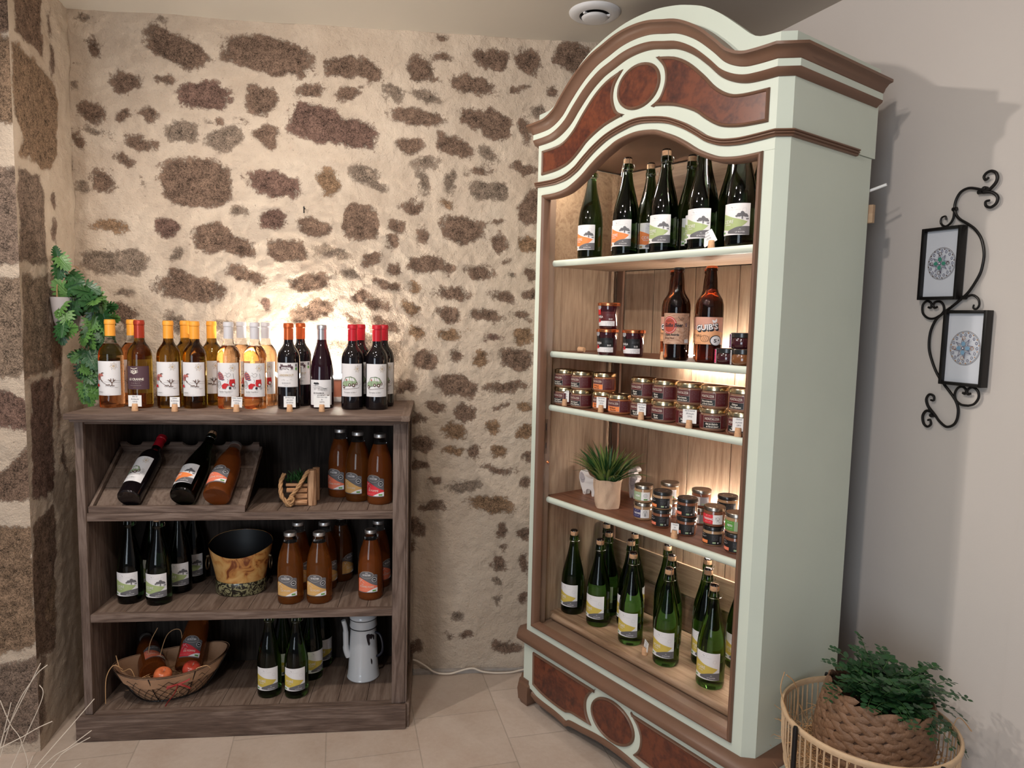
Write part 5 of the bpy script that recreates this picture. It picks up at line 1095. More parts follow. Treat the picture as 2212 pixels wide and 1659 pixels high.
# ---- wardrobe: perry bottles
z = SZ['s5']+.0008; g5 = 'perry bottles in the bottom of the wardrobe'
names = ['leftmost', 'second from the left', 'third from the left', 'fourth from the left', 'rightmost']
for s, t, nmz in zip((.057, .188, .354, .520, .687), (.168, .175, .168, .156, .162), names): PA('poire', s, t, z, 20, 'green perry bottle, %s of the front row in the wardrobe' % nmz, 'perry bottle', g5)
for s, t, dr, lb in ((.141, .265, 20, 'green perry bottle behind the gap between first and second front bottles'), (.255, .262, 20, 'green perry bottle behind the gap between second and third front bottles'), (.441, .262, 20, 'green perry bottle behind and left of the fourth front one'), (.592, .258, 20, 'green perry bottle behind and left of the rightmost front one'),
        (.060, .334, 60, 'perry bottle at the back behind the leftmost front one'), (.206, .334, 150, 'perry bottle in the back row behind the third front one, label turned away'), (.363, .333, 60, 'perry bottle in the back row behind the fourth front one'), (.532, .334, 60, 'perry bottle in the back row behind the rightmost front one'), (.668, .330, 20, 'perry bottle in the right back corner with its edge hidden by the frame')): PA('poire', s, t, z, dr, lb, 'perry bottle', g5)
p = A(.450, .135, z); card((p.x, p.y, p.z), FA-.35, ['Poir\u00e9 bio', 'fermier', '5,90 \u20ac/p'], 'leaning price card in a cork on the bottom board of the wardrobe', .026, .034, skew=.2)
# ---- LED bars at the shelf backs, plus fill bars added behind the arch

LED2 = plain('cool_led_diffuser', (1, 1, 1), .5, emit=(1, .96, .88), es=300)
def bar(s0, s1, t, z, lb, down=False):
    r = empty('led_bar', A((s0+s1)/2, t, z), 0, lb, 'light bar', rot=(PI if down else 0, 0, AANG)); w = (s1-s0)/2
    MB().box(-w, w, -.005, .005, 0, .006, WHITE, .001).build('housing', r); MB().box(-w+.004, w-.004, -.0035, .0035, .0062, .009, LED2, .001).box(-w+.004, w-.004, -.0035, .0035, -.003, -.0002, LED2, .001).build('diffuser', r)
bar(.36, .80, .368, SZ['s2']-.006, 'thin light bar glowing at the back edge of the beer shelf')
bar(.07, .22, .034, 1.945, 'added fill light bar hidden behind the left shoulder of the wardrobe arch', True)  # unseen fill, added only to brighten the back of the top compartment
bar(.69, .84, .034, 1.945, 'added fill light bar hidden behind the right shoulder of the wardrobe arch', True)  # matching unseen fill added for the right half of the top compartment
bar(.40, .84, .368, SZ['s4']-.006, 'thin light bar glowing at the back edge of the small jar shelf')
# ------------------------------------------------------------------ decorations
LEAFD = plain('dark_leaf', (.020, .075, .020), .38, var=.4, vscale=22); LEAFL = plain('light_leaf', (.085, .19, .045), .40, var=.4, vscale=22); LEAFM = plain('fern_leaf', (.022, .070, .026), .42, var=.45, vscale=18)
STEMM = plain('green_stem', (.05, .11, .03), .5); TWINE = plain('twine', (.30, .17, .09), .8, var=.3, vscale=200); STRAW = plain('straw', (.56, .33, .16), .7, var=.3, vscale=30)
def frame_of(d, up=(0, 0, 1), roll=0.0):
    y = Vector(d).normalized(); x = y.cross(Vector(up)); x = x.normalized() if x.length > 1e-4 else Vector((1, 0, 0)); z = x.cross(y)
    return Matrix((x, y, z)).transposed().to_4x4() @ Matrix.Rotation(roll, 4, 'Y')
def monstera(mb, p, d, up, L, m, roll=0.0):
    M = Matrix.Translation(p) @ frame_of(d, up, roll); vs = []; fs = []
    def q(pts):
        o = len(vs); vs.extend(pts); fs.append(list(range(o, o+len(pts))))
    bend = lambda x, y: -.28*x*x/L-.22*y*y/L
    for sg in (-1, 1):
        q([M @ Vector((a*L*sg, b_*L, bend(a*L, b_*L))) for a, b_ in ((0, .0), (.12, -.12), (.28, -.12), (.36, .10), (.32, .38), (.19, .70), (0, 1.0))])
        for t, w, an in ((-.04, .52, -14), (.12, .56, 4), (.28, .54, 18), (.44, .47, 30), (.60, .36, 42), (.76, .24, 54)):
            a = R(an); ux, uy = math.cos(a), math.sin(a); hw = .080
            pts = [(.10*ux-hw*-uy*0, t-hw), (w*.82*ux+hw*uy*.6, t+w*.82*uy-hw*.9), (w*ux, t+w*uy), (w*.80*ux-hw*uy, t+w*.80*uy+hw*.85), (.10*ux, t+hw)]
            q([M @ Vector((x*L*sg, y*L, bend(x*L, y*L))) for x, y in pts])
    mb.add(vs, fs, m)
hp = empty('hanging_planter', (-1.258, -.20, 1.33), 0, 'grey-lilac wall pocket planter hung by twine on the stone jamb, trailing green leaves', 'plant')
POTG = plain('lilac_grey_pottery', (.42, .38, .38), .6, var=.1, vscale=20)
MB().lathe([(0, .0), (.030, .003), (.052, .016), (.066, .045), (.074, .085), (.080, .122), (.074, .122), (.066, .08), (.05, .03), (0, .015)], POTG, 28, c=(.030, 0, 0), sx=.55).build('pot', hp)
tw = MB()
for s_ in (-1, 1): tw.tube(cr([(.03, s_*.07, .118), (.024, s_*.05, .17), (.014, s_*.01+.03, .215)], 5), .0018, TWINE, 6)
tw.tube(cr([(.014, .03, .215), (.03, .01, .235), (.022, -.02, .222), (.012, .02, .216), (.02, .06, .23), (.03, .075, .222)], 5), .0016, TWINE, 6)
tw.build('twine', hp)
fo = MB(); st = MB(); rd = random.Random(11)
vines = [[(.03, .0, .12), (.04, -.03, .20), (.025, -.045, .265)],
         [(.04, .0, .12), (.07, -.02, .16), (.11, -.03, .15), (.135, -.03, .07), (.13, -.02, -.03), (.115, -.02, -.12), (.10, -.01, -.17), (.085, -.02, -.195)],
         [(.04, .0, .12), (.07, -.05, .12), (.13, -.05, .13), (.155, -.04, .10), (.15, -.04, .03)],
         [(.03, -.02, .12), (.05, -.06, .10), (.055, -.075, .05), (.05, -.08, .01)],
         [(.04, .01, .12), (.08, .03, .15), (.12, .04, .10), (.115, .045, .0), (.07, .04, -.06), (.05, .03, -.10)],
         [(.05, .0, .12), (.10, .0, .11), (.105, -.03, .03), (.095, -.03, -.06), (.065, -.03, -.11)],
         [(.10, -.02, .03), (.09, -.02, -.08), (.075, -.01, -.15), (.075, 0, -.185)]]
for k, v in enumerate(vines):
    c = cr(v, 6); st.tube(c, .0018, STEMM, 5)
    n = max(4, int(sum((b_-a).length for a, b_ in zip(c, c[1:]))/.026))
    for i in range(n):
        p = c[min(len(c)-1, int((i+.5)/n*len(c)))]; tdir = Vector((rd.uniform(-.4, 1), rd.uniform(-1, -.1), rd.uniform(-1.1, .35))).normalized()
        L = rd.uniform(.046, .068)*(1 if p.z > -.05 else .78); q = p+tdir*.012; st.tube([p, q], .0010, STEMM, 4)
        monstera(fo, q, (tdir.x*.8+rd.uniform(-.3, .3), -.25, tdir.z-.15), (rd.uniform(-.3, .3), -1, .4), L, LEAFD if rd.random() < .55 else LEAFL, rd.uniform(-.5, .5))
for a, b_, L in (((.025, -.05, .255), (-.15, -.2, 1), .034), ((.06, -.06, .15), (1, -.1, .5), .055), ((.11, -.05, .16), (1, -.2, -.45), .052), ((.045, -.08, .02), (.1, -.3, -1), .055)): monstera(fo, Vector(a), b_, (0, -1, .3), L, LEAFD)
fo.build('foliage', hp, 0, False); st.build('vines', hp)

# log planter with rope handle
BARK = wood('bark', (.14, .07, .035), (.36, .19, .10), (.56, .34, .20), 'Z', 1.5, .8, .6); BARKX = wood('bark_x', (.14, .06, .03), (.38, .19, .09), (.56, .32, .18), 'X', 1.5, .8, .6); ROPE = plain('sisal_rope', (.42, .235, .11), .85, var=.25, vscale=90)
lg = empty('log_planter', (-.452, -.255, ZA+.0005), R(0), 'small planter built of stacked cut logs with a thick rope handle and green moss', 'planter')
mb = MB()
for x, y, r, h, sq in ((.030, -.030, .0155, .122, 1), (.033, .035, .012, .115, 1)):
    mb = MB().lathe([(0, 0), (r, 0), (r*1.02, h*.5), (r, h), (0, h+.001)], BARK, 14, c=(x, y, 0)); mb.build('upright_log', lg, 40)
for i, (z, y, x0, x1, r, m) in enumerate(((.011, -.040, -.030, .016, .0110, BARKX), (.033, -.036, -.028, .016, .0110, BARKX), (.053, -.040, -.052, .016, .0085, BARKX), (.071, -.036, -.055, -.012, .0060, BARKX), (.068, -.030, .000, .016, .0060, BARKX), (.011, .030, -.035, .020, .010, BARKX), (.032, .030, -.03, .020, .010, BARKX), (.052, .030, -.035, .020, .009, BARKX))):
    M = Matrix.Translation((0, y, z)) @ Matrix.Rotation(R(90), 4, 'Y') @ Matrix.Rotation(i*.7, 4, 'Z')
    MB().lathe([(0, x0), (r*.95, x0), (r, (x0+x1)/2), (r*.9, x1), (0, x1)], m, 9 if i % 2 else 12, M=M).build('log', lg, 30)
def rope(mb, pts, r, m, tw=55):
    c = cr(pts, 10); n = len(c); nrm = None; L = 0
    for s_ in range(3):
        out = []; L = 0; nrm = None
        for i, p in enumerate(c):
            t = (c[min(i+1, n-1)]-c[max(i-1, 0)]).normalized()
            if i: L += (p-c[i-1]).length
            nrm = t.orthogonal().normalized() if nrm is None else (nrm-t*nrm.dot(t)).normalized()
            b_ = t.cross(nrm); a = 2*PI*s_/3+L*tw*2; out.append(p+(nrm*math.cos(a)+b_*math.sin(a))*r*.5)
        mb.tube(out, r*.56, m, 6)
rp_ = MB(); rope(rp_, [(-.062, -.03, .108), (-.070, -.045, .085), (-.068, -.058, .050), (-.060, -.062, .030), (-.040, -.064, .012), (-.030, -.062, .016), (-.028, -.062, .028), (-.036, -.064, .030), (-.046, -.062, .016), (-.046, -.060, .009), (-.032, -.062, .007)], .0075, ROPE)
rope(rp_, [(-.036, -.058, .034), (-.018, -.056, .058), (.002, -.052, .090), (.014, -.048, .112), (.022, -.04, .118)], .0070, ROPE); rp_.build('rope_handle', lg, 60)
ms = MB()
for i in range(260):
    a = rd.uniform(0, 2*PI); rr = rd.uniform(0, .045); p = Vector((-.012+rr*math.cos(a)*1.1, -.005+rr*math.sin(a)*.7, .075+rd.uniform(0, .02)*(1-rr/.05)))
    q = p+Vector((rd.uniform(-.02, .02), rd.uniform(-.025, .01), rd.uniform(0, .035))); ms.blade([p, (p+q)/2+Vector((0, 0, .006)), q], [.0012, .0016, .0003], LEAFD, (rd.random(), rd.random(), 0))
o = ms.build('moss', lg, 0, False)

# painted oval bucket
def bucket_mat(kind):
    m, n, l, b = nm('painted_bucket_'+kind); tc = n.new('ShaderNodeTexCoord'); t = n.new('ShaderNodeTexNoise'); t.inputs['Scale'].default_value = 24 if kind == 'upper' else 38; t.inputs['Detail'].default_value = 3; t.inputs['Distortion'].default_value = 1.2 if kind == 'upper' else 3.0
    l.new(tc.outputs['Object'], t.inputs['Vector'])
    r = ramp(n, [(.33, (.20, .05, .015)), (.41, (.52, .22, .06)), (.55, (.62, .34, .11)), (.75, (.70, .42, .17))] if kind == 'upper' else [(.44, (.012, .010, .007)), (.50, (.02, .018, .012)), (.54, (.22, .20, .10)), (.62, (.26, .24, .13))])
    l.new(t.outputs['Fac'], r.inputs[0]); l.new(r.outputs[0], b.inputs['Base Color']); b.inputs['Roughness'].default_value = .3; b.inputs['Coat Weight'].default_value = .3
    return m
bk_ = empty('painted_bucket', (-.689, -.182, ZB+.0005), 0, 'oval metal bucket with orange painted sides, dark scrollwork foot and black inside', 'bucket')
BU, BL, BI = bucket_mat('upper'), bucket_mat('lower'), plain('black_lacquer', (.005, .005, .006), .5)
def oval(mb, f, m, n=48, rows=6, flip=False):
    vs = []; fs = []
    for j in range(rows+1):
        for i in range(n):
            a = 2*PI*i/n; rx, ry, z = f(a, j/rows); vs.append((rx*math.cos(a), ry*math.sin(a), z))
    for j in range(rows):
        for i in range(n): fs.append((j*n+i, j*n+(i+1) % n, (j+1)*n+(i+1) % n, (j+1)*n+i))
    return mb.add(vs, fs, m)
hz = lambda a: .142+.030*(abs(math.cos(a))**2)+.055*max(0, math.sin(a))**1.3
mb = MB(); oval(mb, lambda a, t: (.0835+.026*t, .064+.018*t, .046+(hz(a)-.046)*t), BU); oval(mb, lambda a, t: (.1080-.026*t, .0805-.018*t, hz(a)-.0005-(hz(a)-.046)*t), BI); mb.add([(.0823*math.cos(2*PI*i/30), .0627*math.sin(2*PI*i/30), .047) for i in range(30)], [list(range(30))], BI); mb.build('body', bk_, 60)
mb = MB(); oval(mb, lambda a, t: ((.084, .087, .087, .086)[int(t*3+.01)], (.066, .069, .069, .067)[int(t*3+.01)], (0, .003, .040, .047)[int(t*3+.01)]), BL, rows=3); mb.add([(.08*math.cos(2*PI*i/30), .062*math.sin(2*PI*i/30), .001) for i in range(30)], [list(range(30))], BL); mb.build('foot_band', bk_, 60)
BRZ = plain('bronze_ring', (.10, .07, .04), .35, metal=.8)
for s_ in (-1, 1):
    mb = MB(); mb.tube([(s_*.108, -.022+.018*math.cos(2*PI*i/24), .108+.022*math.sin(2*PI*i/24)) for i in range(24)], .0022, BRZ, 8, True).tube([(s_*.102, -.022, .134), (s_*.110, -.022, .131)], .005, BRZ, 8); mb.build('ring_handle', bk_)

# enamel coffee pot
jg = empty('enamel_coffee_pot', (-.259, -.180, ZC+.0005), 0, 'chipped white enamel coffee pot with long spout on the bottom shelf', 'coffee pot')
ENAM = plain('chipped_white_enamel', (.62, .63, .65), .22, coat=.5, var=.06, vscale=8)
mb = MB().lathe([(0, 0), (.058, 0), (.0595, .003), (.0575, .008), (.0555, .024), (.0545, .026), (.047, .165), (.0465, .176), (.0490, .180), (.0495, .184), (.0480, .190), (.0478, .206), (.0495, .210), (.0500, .214), (.0480, .219), (.044, .226), (.030, .236), (.010, .242), (0, .243)], ENAM, 40); mb.build('body', jg, 40)
MB().lathe([(.0493, .1765), (.0502, .178), (.0493, .1798), (.0480, .178), (.0493, .1765)], BLACKM, 40).lathe([(.0493, .2075), (.0504, .209), (.0493, .2105), (.0480, .209), (.0493, .2075)], BLACKM, 40).build('black_rim_line', jg)
mb = MB().tube(cr([(-.052, -.010, .075), (-.060, -.014, .10), (-.0615, -.015, .135), (-.063, -.016, .175), (-.070, -.018, .205)], 6), [.012]*4+[.0115]*5+[.010]*8+[.0085]*6+[.008, .008], ENAM, 12); mb.build('spout', jg)
mb = MB().tube(cr([(.044, -.018, .160), (.062, -.026, .155), (.072, -.030, .125), (.070, -.028, .095), (.056, -.022, .078), (.050, -.018, .076)], 6), .0042, plain('black_enamel', (.010, .012, .022), .25, coat=.4), 10); mb.build('handle', jg)
mb = MB(); CHIP = plain('enamel_chip', (.022, .014, .016), .6)
for (a, z, pts) in ((-62, .148, [(-.008, .014), (.004, .016), (.007, .006), (.004, -.008), (.006, -.018), (.001, -.024), (-.003, -.016), (-.006, -.004)]), (-48, .152, [(-.008, .006), (-.002, .010), (.006, .006), (.004, -.004), (-.003, -.008)]), (-50, .068, [(-.003, .010), (.002, .004), (.003, -.004), (.001, -.012), (-.003, -.004)]), (-36, .148, [(-.004, .010), (.004, .004), (.002, -.01), (-.003, -.004)])):
    vs = []
    for x, dz in [(p.x, p.y) for p in cr([(a_, b_, 0) for a_, b_ in pts], 3, True)]:
        zz = z+dz; r = (.0545+(.047-.0545)*(zz-.026)/.139)+.0004; an = R(a)+x/r; vs.append((r*math.cos(an), r*math.sin(an), zz))
    mb.add(vs, [list(range(len(vs)))], CHIP)
mb.build('chip', jg, 0)

jg.scale = (1, 1, 1.07)
# wire basket with cloth liner
CLOTH = plain('tan_cloth', (.44, .255, .15), .9, var=.15, vscale=30, bump=.5, bscale=500)
bs = empty('wire_basket', (-.905, -.250, ZC+.001), R(22), 'oval wire basket lined with tan cloth and tied with a red raffia bow', 'basket')
def brim(a): return .106+.022*abs(math.cos(a))**2.2
fb = lambda a, t, e=0: (.098+.082*t**.8+e, .060+.050*t**.8+e, .004+(brim(a)-.004)*t)
mb = MB(); oval(mb, fb, CLOTH, 60, 8); oval(mb, lambda a, t: tuple(q-w for q, w in zip(fb(a, 1-t), (.004, .004, -.003 if t < .9 else -.002))), CLOTH, 60, 8)
mb.add([(.097*math.cos(2*PI*i/40), .059*math.sin(2*PI*i/40), .004) for i in range(40)], [list(range(40))], CLOTH); mb.build('cloth_liner', bs, 60)
mb = MB()
def cuff(a, t):
    x, y, z = fb(a, 1-.40*t); e = .004+.005*math.sin(a*9+1)*t*.6+.003*t; return (x+e, y+e, z+.003-(.003*math.sin(a*5))*t)
oval(mb, cuff, CLOTH, 90, 4); mb.build('folded_cuff', bs, 60)
mb = MB(); N = 30
def fp(u, t, e=.004):
    a = 2*PI*u; x, y, z = fb(a, t, e); return (x*math.cos(a), y*math.sin(a), z)
for i in range(N):
    for sg in (1, -1):
        mb.tube([fp((i+sg*k*.5)/N, k/6*.80+.02) for k in range(7)], .00075, BLACKM, 4)
mb.tube([fp(i/48, 1.0, .002) for i in range(48)], .0018, BLACKM, 6, True).tube([fp(i/48, .0, .003) for i in range(48)], .0018, BLACKM, 6, True)
for i in range(8): mb.tube([fp((i+.45)/8, t/6, .0055) for t in range(7)], .0016, BLACKM, 6)
mb.build('wire_frame', bs)
RAF = plain('red_raffia', (.30, .025, .022), .6)
mb = MB(); c0 = Vector(fp(.76, .72, .014))
for pts in ([(-.002, 0, 0), (-.024, -.003, -.004), (-.036, -.002, -.006)], [(0, 0, 0), (.020, -.004, .006), (.036, -.003, .012)], [(0, 0, 0), (-.012, -.006, -.026), (-.032, -.004, -.052), (-.040, -.003, -.066)], [(0, 0, 0), (.014, -.005, -.004), (.030, -.002, -.016), (.036, -.002, -.022)], [(0, 0, 0), (-.020, -.007, .002), (-.034, -.004, .0)]):
    mb.tube(cr([c0+Vector(p) for p in pts], 5), .0030, RAF, 6, flat=.35)
mb.build('raffia_bow', bs)
def inbasket(key, base, d, face, label):
    d = Vector(d).normalized(); up = Vector((0, -.5, 1)); up = (up-d*up.dot(d)).normalized(); Yl = -up; Xl = Yl.cross(d)
    M3 = Matrix((Xl, Yl, d)).transposed() @ Matrix.Rotation(face, 3, 'Z'); return put(key, K[key], base, 0, label, 'juice bottle', 'juice bottles in the wire basket', M3.to_euler())
inbasket('j_pp', (-.966, -.262, .165), (-.38, .74, .10), R(30), 'orange juice bottle with coral label lying at the left of the wire basket')
inbasket('j_pomme', (-.862, -.236, .160), (.0, .62, .60), R(10), 'dark juice bottle with red label leaning at the back of the wire basket')
sw = MB(); c_, s_ = math.cos(R(22)), math.sin(R(22))
def straws(mb, n, f, L, w, rdm, m=STRAW, curl=1.0):
    for i in range(n):
        p = Vector(f(rdm)); a = rdm.uniform(0, 2*PI); d = Vector((math.cos(a), math.sin(a), rdm.uniform(-.1, .45))); l = rdm.uniform(.5, 1)*L; k = Vector((rdm.uniform(-1, 1), rdm.uniform(-1, 1), rdm.uniform(-.4, .6)))*l*.35*curl
        mb.blade([p, p+d*l*.3+k*.6, p+d*l*.65+k, p+d*l+k*.3], [w, w, w, w*.4], m, (rdm.uniform(-1, 1), rdm.uniform(-1, 1), rdm.uniform(-.4, .4)))
def fbsk(r):
    a = r.uniform(0, 2*PI); q = math.sqrt(r.random())*.78; return (-.905+c_*.150*q*math.cos(a)-s_*.095*q*math.sin(a), -.250+s_*.150*q*math.cos(a)+c_*.095*q*math.sin(a), ZC+.045+.02*r.random())
straws(sw, 260, fbsk, .055, .0010, random.Random(5))
for pts in ([(-1.045, -.31, .205), (-1.07, -.32, .225), (-1.09, -.33, .185), (-1.092, -.335, .10)], [(-1.0, -.32, .17), (-1.02, -.31, .205), (-1.05, -.31, .20), (-1.07, -.30, .25)], [(-.99, -.25, .18), (-1.0, -.2, .24), (-.98, -.18, .29)], [(-.96, -.25, .17), (-.95, -.18, .26), (-.91, -.16, .27), (-.90, -.18, .20)], [(-.80, -.30, .18), (-.80, -.33, .21), (-.77, -.32, .215), (-.76, -.31, .20)]): sw.tube(cr(pts, 6), .0014, STRAW, 5)
tag(sw.build('straw', None, 0, False), 'loose straw filling and strands curling out of the wire basket', 'straw', kind='stuff')

APL = plain('red_streaked_apple', (.42, .05, .03), .25, coat=.4, var=.7, vscale=60); APO = plain('orange_red_apple', (.66, .16, .06), .25, coat=.4, var=.5, vscale=50)
for m_, loc_, lb2 in ((APO, (-.926, -.302, .150), 'orange-red apple at the front of the wire basket'), (APL, (-.838, -.284, .160), 'dark red apple in the middle of the wire basket below the leaning bottle')):
    ap = empty('apple', loc_, .4, lb2, 'apple', 'apples in the wire basket', rot=(R(20), R(10), .4))
    MB().lathe([(0, .004), (.008, .001), (.020, .004), (.031, .020), (.035, .038), (.032, .054), (.022, .063), (.010, .063), (.003, .057), (0, .055)], m_, 28).build('flesh', ap, 60)
    MB().tube([(0, 0, .055), (.001, 0, .066), (.004, 0, .073)], .0012, TWINE, 6).build('stem', ap); ap.scale = (.85,)*3
# potted artificial grass
GRL = plain('yellow_green_blade', (.15, .22, .05), .45, var=.4, vscale=25)
BURLAP = plain('burlap', (.62, .44, .31), .9, var=.12, vscale=18, bump=.7, bscale=420)
sf = SZ['s4']+.0008
pg = empty('potted_grass', A(.248, .142, sf), AANG, 'spiky artificial grass in a crumpled beige burlap pot on the fourth shelf', 'plant')
mb = MB(); n = 48; vs = []; rows = 14
for j in range(rows+1):
    t = j/rows
    for i in range(n):
        a = 2*PI*i/n; r = .040+.009*t+.0022*math.sin(3*a+4*t)+.0016*math.sin(7*a-9*t)+(.004*math.exp(-((a-5.35)/.12)**2) if True else 0); zz = .100*t+.002*math.sin(5*a)*t*t
        vs.append((r*math.cos(a), r*math.sin(a), zz))
for i in range(n): a = 2*PI*i/n; vs.append((.044*math.cos(a), .044*math.sin(a), .088))
fs = [(j*n+i, j*n+(i+1) % n, (j+1)*n+(i+1) % n, (j+1)*n+i) for j in range(rows+1) for i in range(n)]+[tuple(range(n))[::-1], tuple(range((rows+1)*n, (rows+2)*n))]
mb.add(vs, fs, BURLAP); mb.build('pot', pg, 60)
mb = MB(); r3 = random.Random(3)
for i in range(190):
    a = r3.uniform(0, 2*PI); q = math.sqrt(r3.random()); sp_ = q**.8; b0 = Vector((.030*q*math.cos(a), .030*q*math.sin(a), .085))
    out = Vector((math.cos(a), math.sin(a)*.75, 0)); L = r3.uniform(.100, .140)+.025*sp_; lean = sp_*1.15*r3.uniform(.6, 1.1)
    pts = []
    for k in range(5):
        t = k/4; th = lean*(t*.45+.62); pts.append(b0+out*(math.sin(th)*L*t)+Vector((0, 0, math.cos(th)*L*t)))
    tip = pts[-1]
    w = r3.uniform(.0028, .0044); mb.blade(pts, [w, w*1.25, w, w*.6, .0002], GRL if r3.random() < .40 else LEAFD, (-out.y+r3.uniform(-.5, .5), out.x, 0), .4)
mb.build('grass_blades', pg, 0, False)

# white animal figurines
FIGW = plain('white_painted_wood', (.72, .68, .66), .5); FIGG = plain('soft_grey_paint', (.42, .38, .40), .5)
def figure(name, loc, rz, body, patch, lines, label):
    r = empty(name, loc, rz, label, 'figurine', 'cut-out animal figurines')
    b2 = cr2(body, 3, True); MB().prism(b2, -.011, .011, FIGW).build('body', r, 40)
    d = Decal(); d.poly(cr2(patch, 3, True), FIGG)
    for L_ in lines: d.line(cr2(L_, 3), .0008, INK)
    for x, z in ((-.004, .062), (.004, .0615)) if 'goat' in name else ((-.030, .073), (-.022, .072)): d.disc(x, z, .0010, INK)
    d.build('painted_face', r, None, .0115)
figure('lamb_figurine', A(.090, .205, sf), AANG, [(-.040, .078), (-.032, .086), (-.020, .082), (-.012, .070), (.012, .064), (.036, .066), (.046, .056), (.044, .030), (.036, .002), (.026, .0), (.022, .020), (.004, .022), (-.004, .016), (-.008, .0), (-.020, .0), (-.026, .014), (-.038, .036), (-.044, .060)],
       [(-.039, .074), (-.030, .080), (-.018, .072), (-.012, .058), (-.016, .044), (-.028, .040), (-.036, .050)], [[(-.036, .058), (-.028, .050), (-.018, .053), (-.012, .060)], [(-.040, .070), (-.038, .04), (-.026, .016), (-.020, .004)], [(-.014, .002), (-.012, .010), (-.010, .002)]], 'white lamb cut-out figurine half hidden behind the left of the potted grass')
figure('goat_figurine', A(.214, .312, sf), AANG, [(-.018, .072), (-.022, .082), (-.020, .100), (-.010, .112), (.006, .116), (.018, .110), (.020, .100), (.010, .098), (.006, .090), (.014, .084), (.022, .078), (.020, .070), (.014, .064), (.014, .040), (.016, .0), (.006, .0), (0, .016), (-.004, .0), (-.012, .0), (-.016, .030), (-.018, .055)],
       [(-.014, .070), (.0, .074), (.012, .070), (.010, .044), (.0, .030), (-.010, .040)], [[(-.014, .052), (-.004, .044), (.008, .050)], [(-.018, .084), (-.006, .076), (.006, .082)], [(-.012, .10), (-.010, .08)], [(-.005, .10), (-.004, .08)]], 'grey and white horned goat cut-out figurine between the potted grass and the jars')

# ------------------------------------------------------------------ wrought iron picture holder on the right wall
wa = empty('scroll_picture_holder', RW(.96, 1.47, .012), 0, 'black wrought iron scroll wall holder with two framed mandala pictures', 'wall decoration'); W0 = wa.location.copy()
IRON = BLACKM
def curve(pts, r=.0036, off=.012, name='scroll', sub=6, taper=False):
    c = cr([RW(d, z, off)-W0 for d, z in pts], sub); rr = [r*(1-.35*i/len(c)) for i in range(len(c))] if taper else r
    MB().tube(c, rr, IRON, 10).build(name, wa)
curve([(1.015, 1.772), (.992, 1.781), (.971, 1.785), (.952, 1.778), (.941, 1.760), (.938, 1.739), (.944, 1.720), (.956, 1.706), (.979, 1.691), (1.000, 1.674), (1.018, 1.648), (1.028, 1.612), (1.027, 1.580), (1.020, 1.553), (.997, 1.513), (.972, 1.489), (.950, 1.471), (.925, 1.452), (.908, 1.434), (.896, 1.400), (.896, 1.358), (.908, 1.322), (.926, 1.288), (.948, 1.261), (.970, 1.238), (.986, 1.218), (.994, 1.196), (.993, 1.170), (.984, 1.153), (.965, 1.145), (.945, 1.156), (.930, 1.172), (.920, 1.182)], name='main_scroll')
curve([(1.013, 1.770), (1.031, 1.775), (1.045, 1.792), (1.043, 1.810), (1.031, 1.819), (1.018, 1.817), (1.011, 1.808), (1.016, 1.799), (1.024, 1.804)], .0045, taper=True)
curve([(1.013, 1.768), (1.034, 1.765), (1.050, 1.752), (1.049, 1.736), (1.036, 1.727), (1.023, 1.732), (1.021, 1.743), (1.031, 1.745)], .0045, taper=True)
curve([(.938, 1.732), (.937, 1.712), (.929, 1.698), (.915, 1.692), (.902, 1.702), (.903, 1.716), (.914, 1.719), (.917, 1.709)], .0034, taper=True)
curve([(.925, 1.452), (.905, 1.441), (.885, 1.442), (.869, 1.456), (.867, 1.478), (.879, 1.489), (.892, 1.483), (.892, 1.471), (.884, 1.472)], .0032)
curve([(.922, 1.449), (.931, 1.462), (.928, 1.478), (.918, 1.487), (.904, 1.486), (.898, 1.477), (.904, 1.470), (.911, 1.473)], .0032)
curve([(.985, 1.496), (1.006, 1.503), (1.022, 1.494), (1.027, 1.478), (1.021, 1.467), (1.012, 1.469), (1.013, 1.478)], .0034, taper=True)
curve([(1.020, 1.210), (1.000, 1.211), (.985, 1.222), (.981, 1.238), (.988, 1.254), (1.001, 1.259), (1.011, 1.251), (1.009, 1.241), (1.002, 1.243)], .0032)
curve([(1.020, 1.210), (1.036, 1.217), (1.046, 1.235), (1.042, 1.252), (1.028, 1.260), (1.015, 1.252), (1.016, 1.241), (1.024, 1.243)], .0032)
curve([(.921, 1.180), (.906, 1.196), (.900, 1.214), (.908, 1.228), (.921, 1.225), (.922, 1.213), (.913, 1.213)], .0042, taper=True)
curve([(.921, 1.180), (.903, 1.181), (.893, 1.165), (.897, 1.145), (.909, 1.137), (.919, 1.145), (.916, 1.157), (.909, 1.155)], .0042, taper=True)
curve([(.948, 1.262), (.975, 1.232), (.986, 1.221)], .003, name='brace')
for d, z in ((1.013, 1.778), (.917, 1.170)):
    M = Matrix.Translation(RW(d, z, .004)-W0) @ Matrix((rdir, Vector((0, 0, 1)), rin)).transposed().to_4x4(); MB().lathe([(.006, -.004), (.0062, .006), (.0045, .010), (.002, .0105), (0, .009)], IRON, 16, M=M).build('screw_boss', wa)
for d, z in ((1.005, 1.770), (.939, 1.735), (.985, 1.497)):
    c = RW(d, z, .012)-W0; MB().tube([c-rdir*.006, c+rdir*.006], .0055, IRON, 8).build('collar', wa)
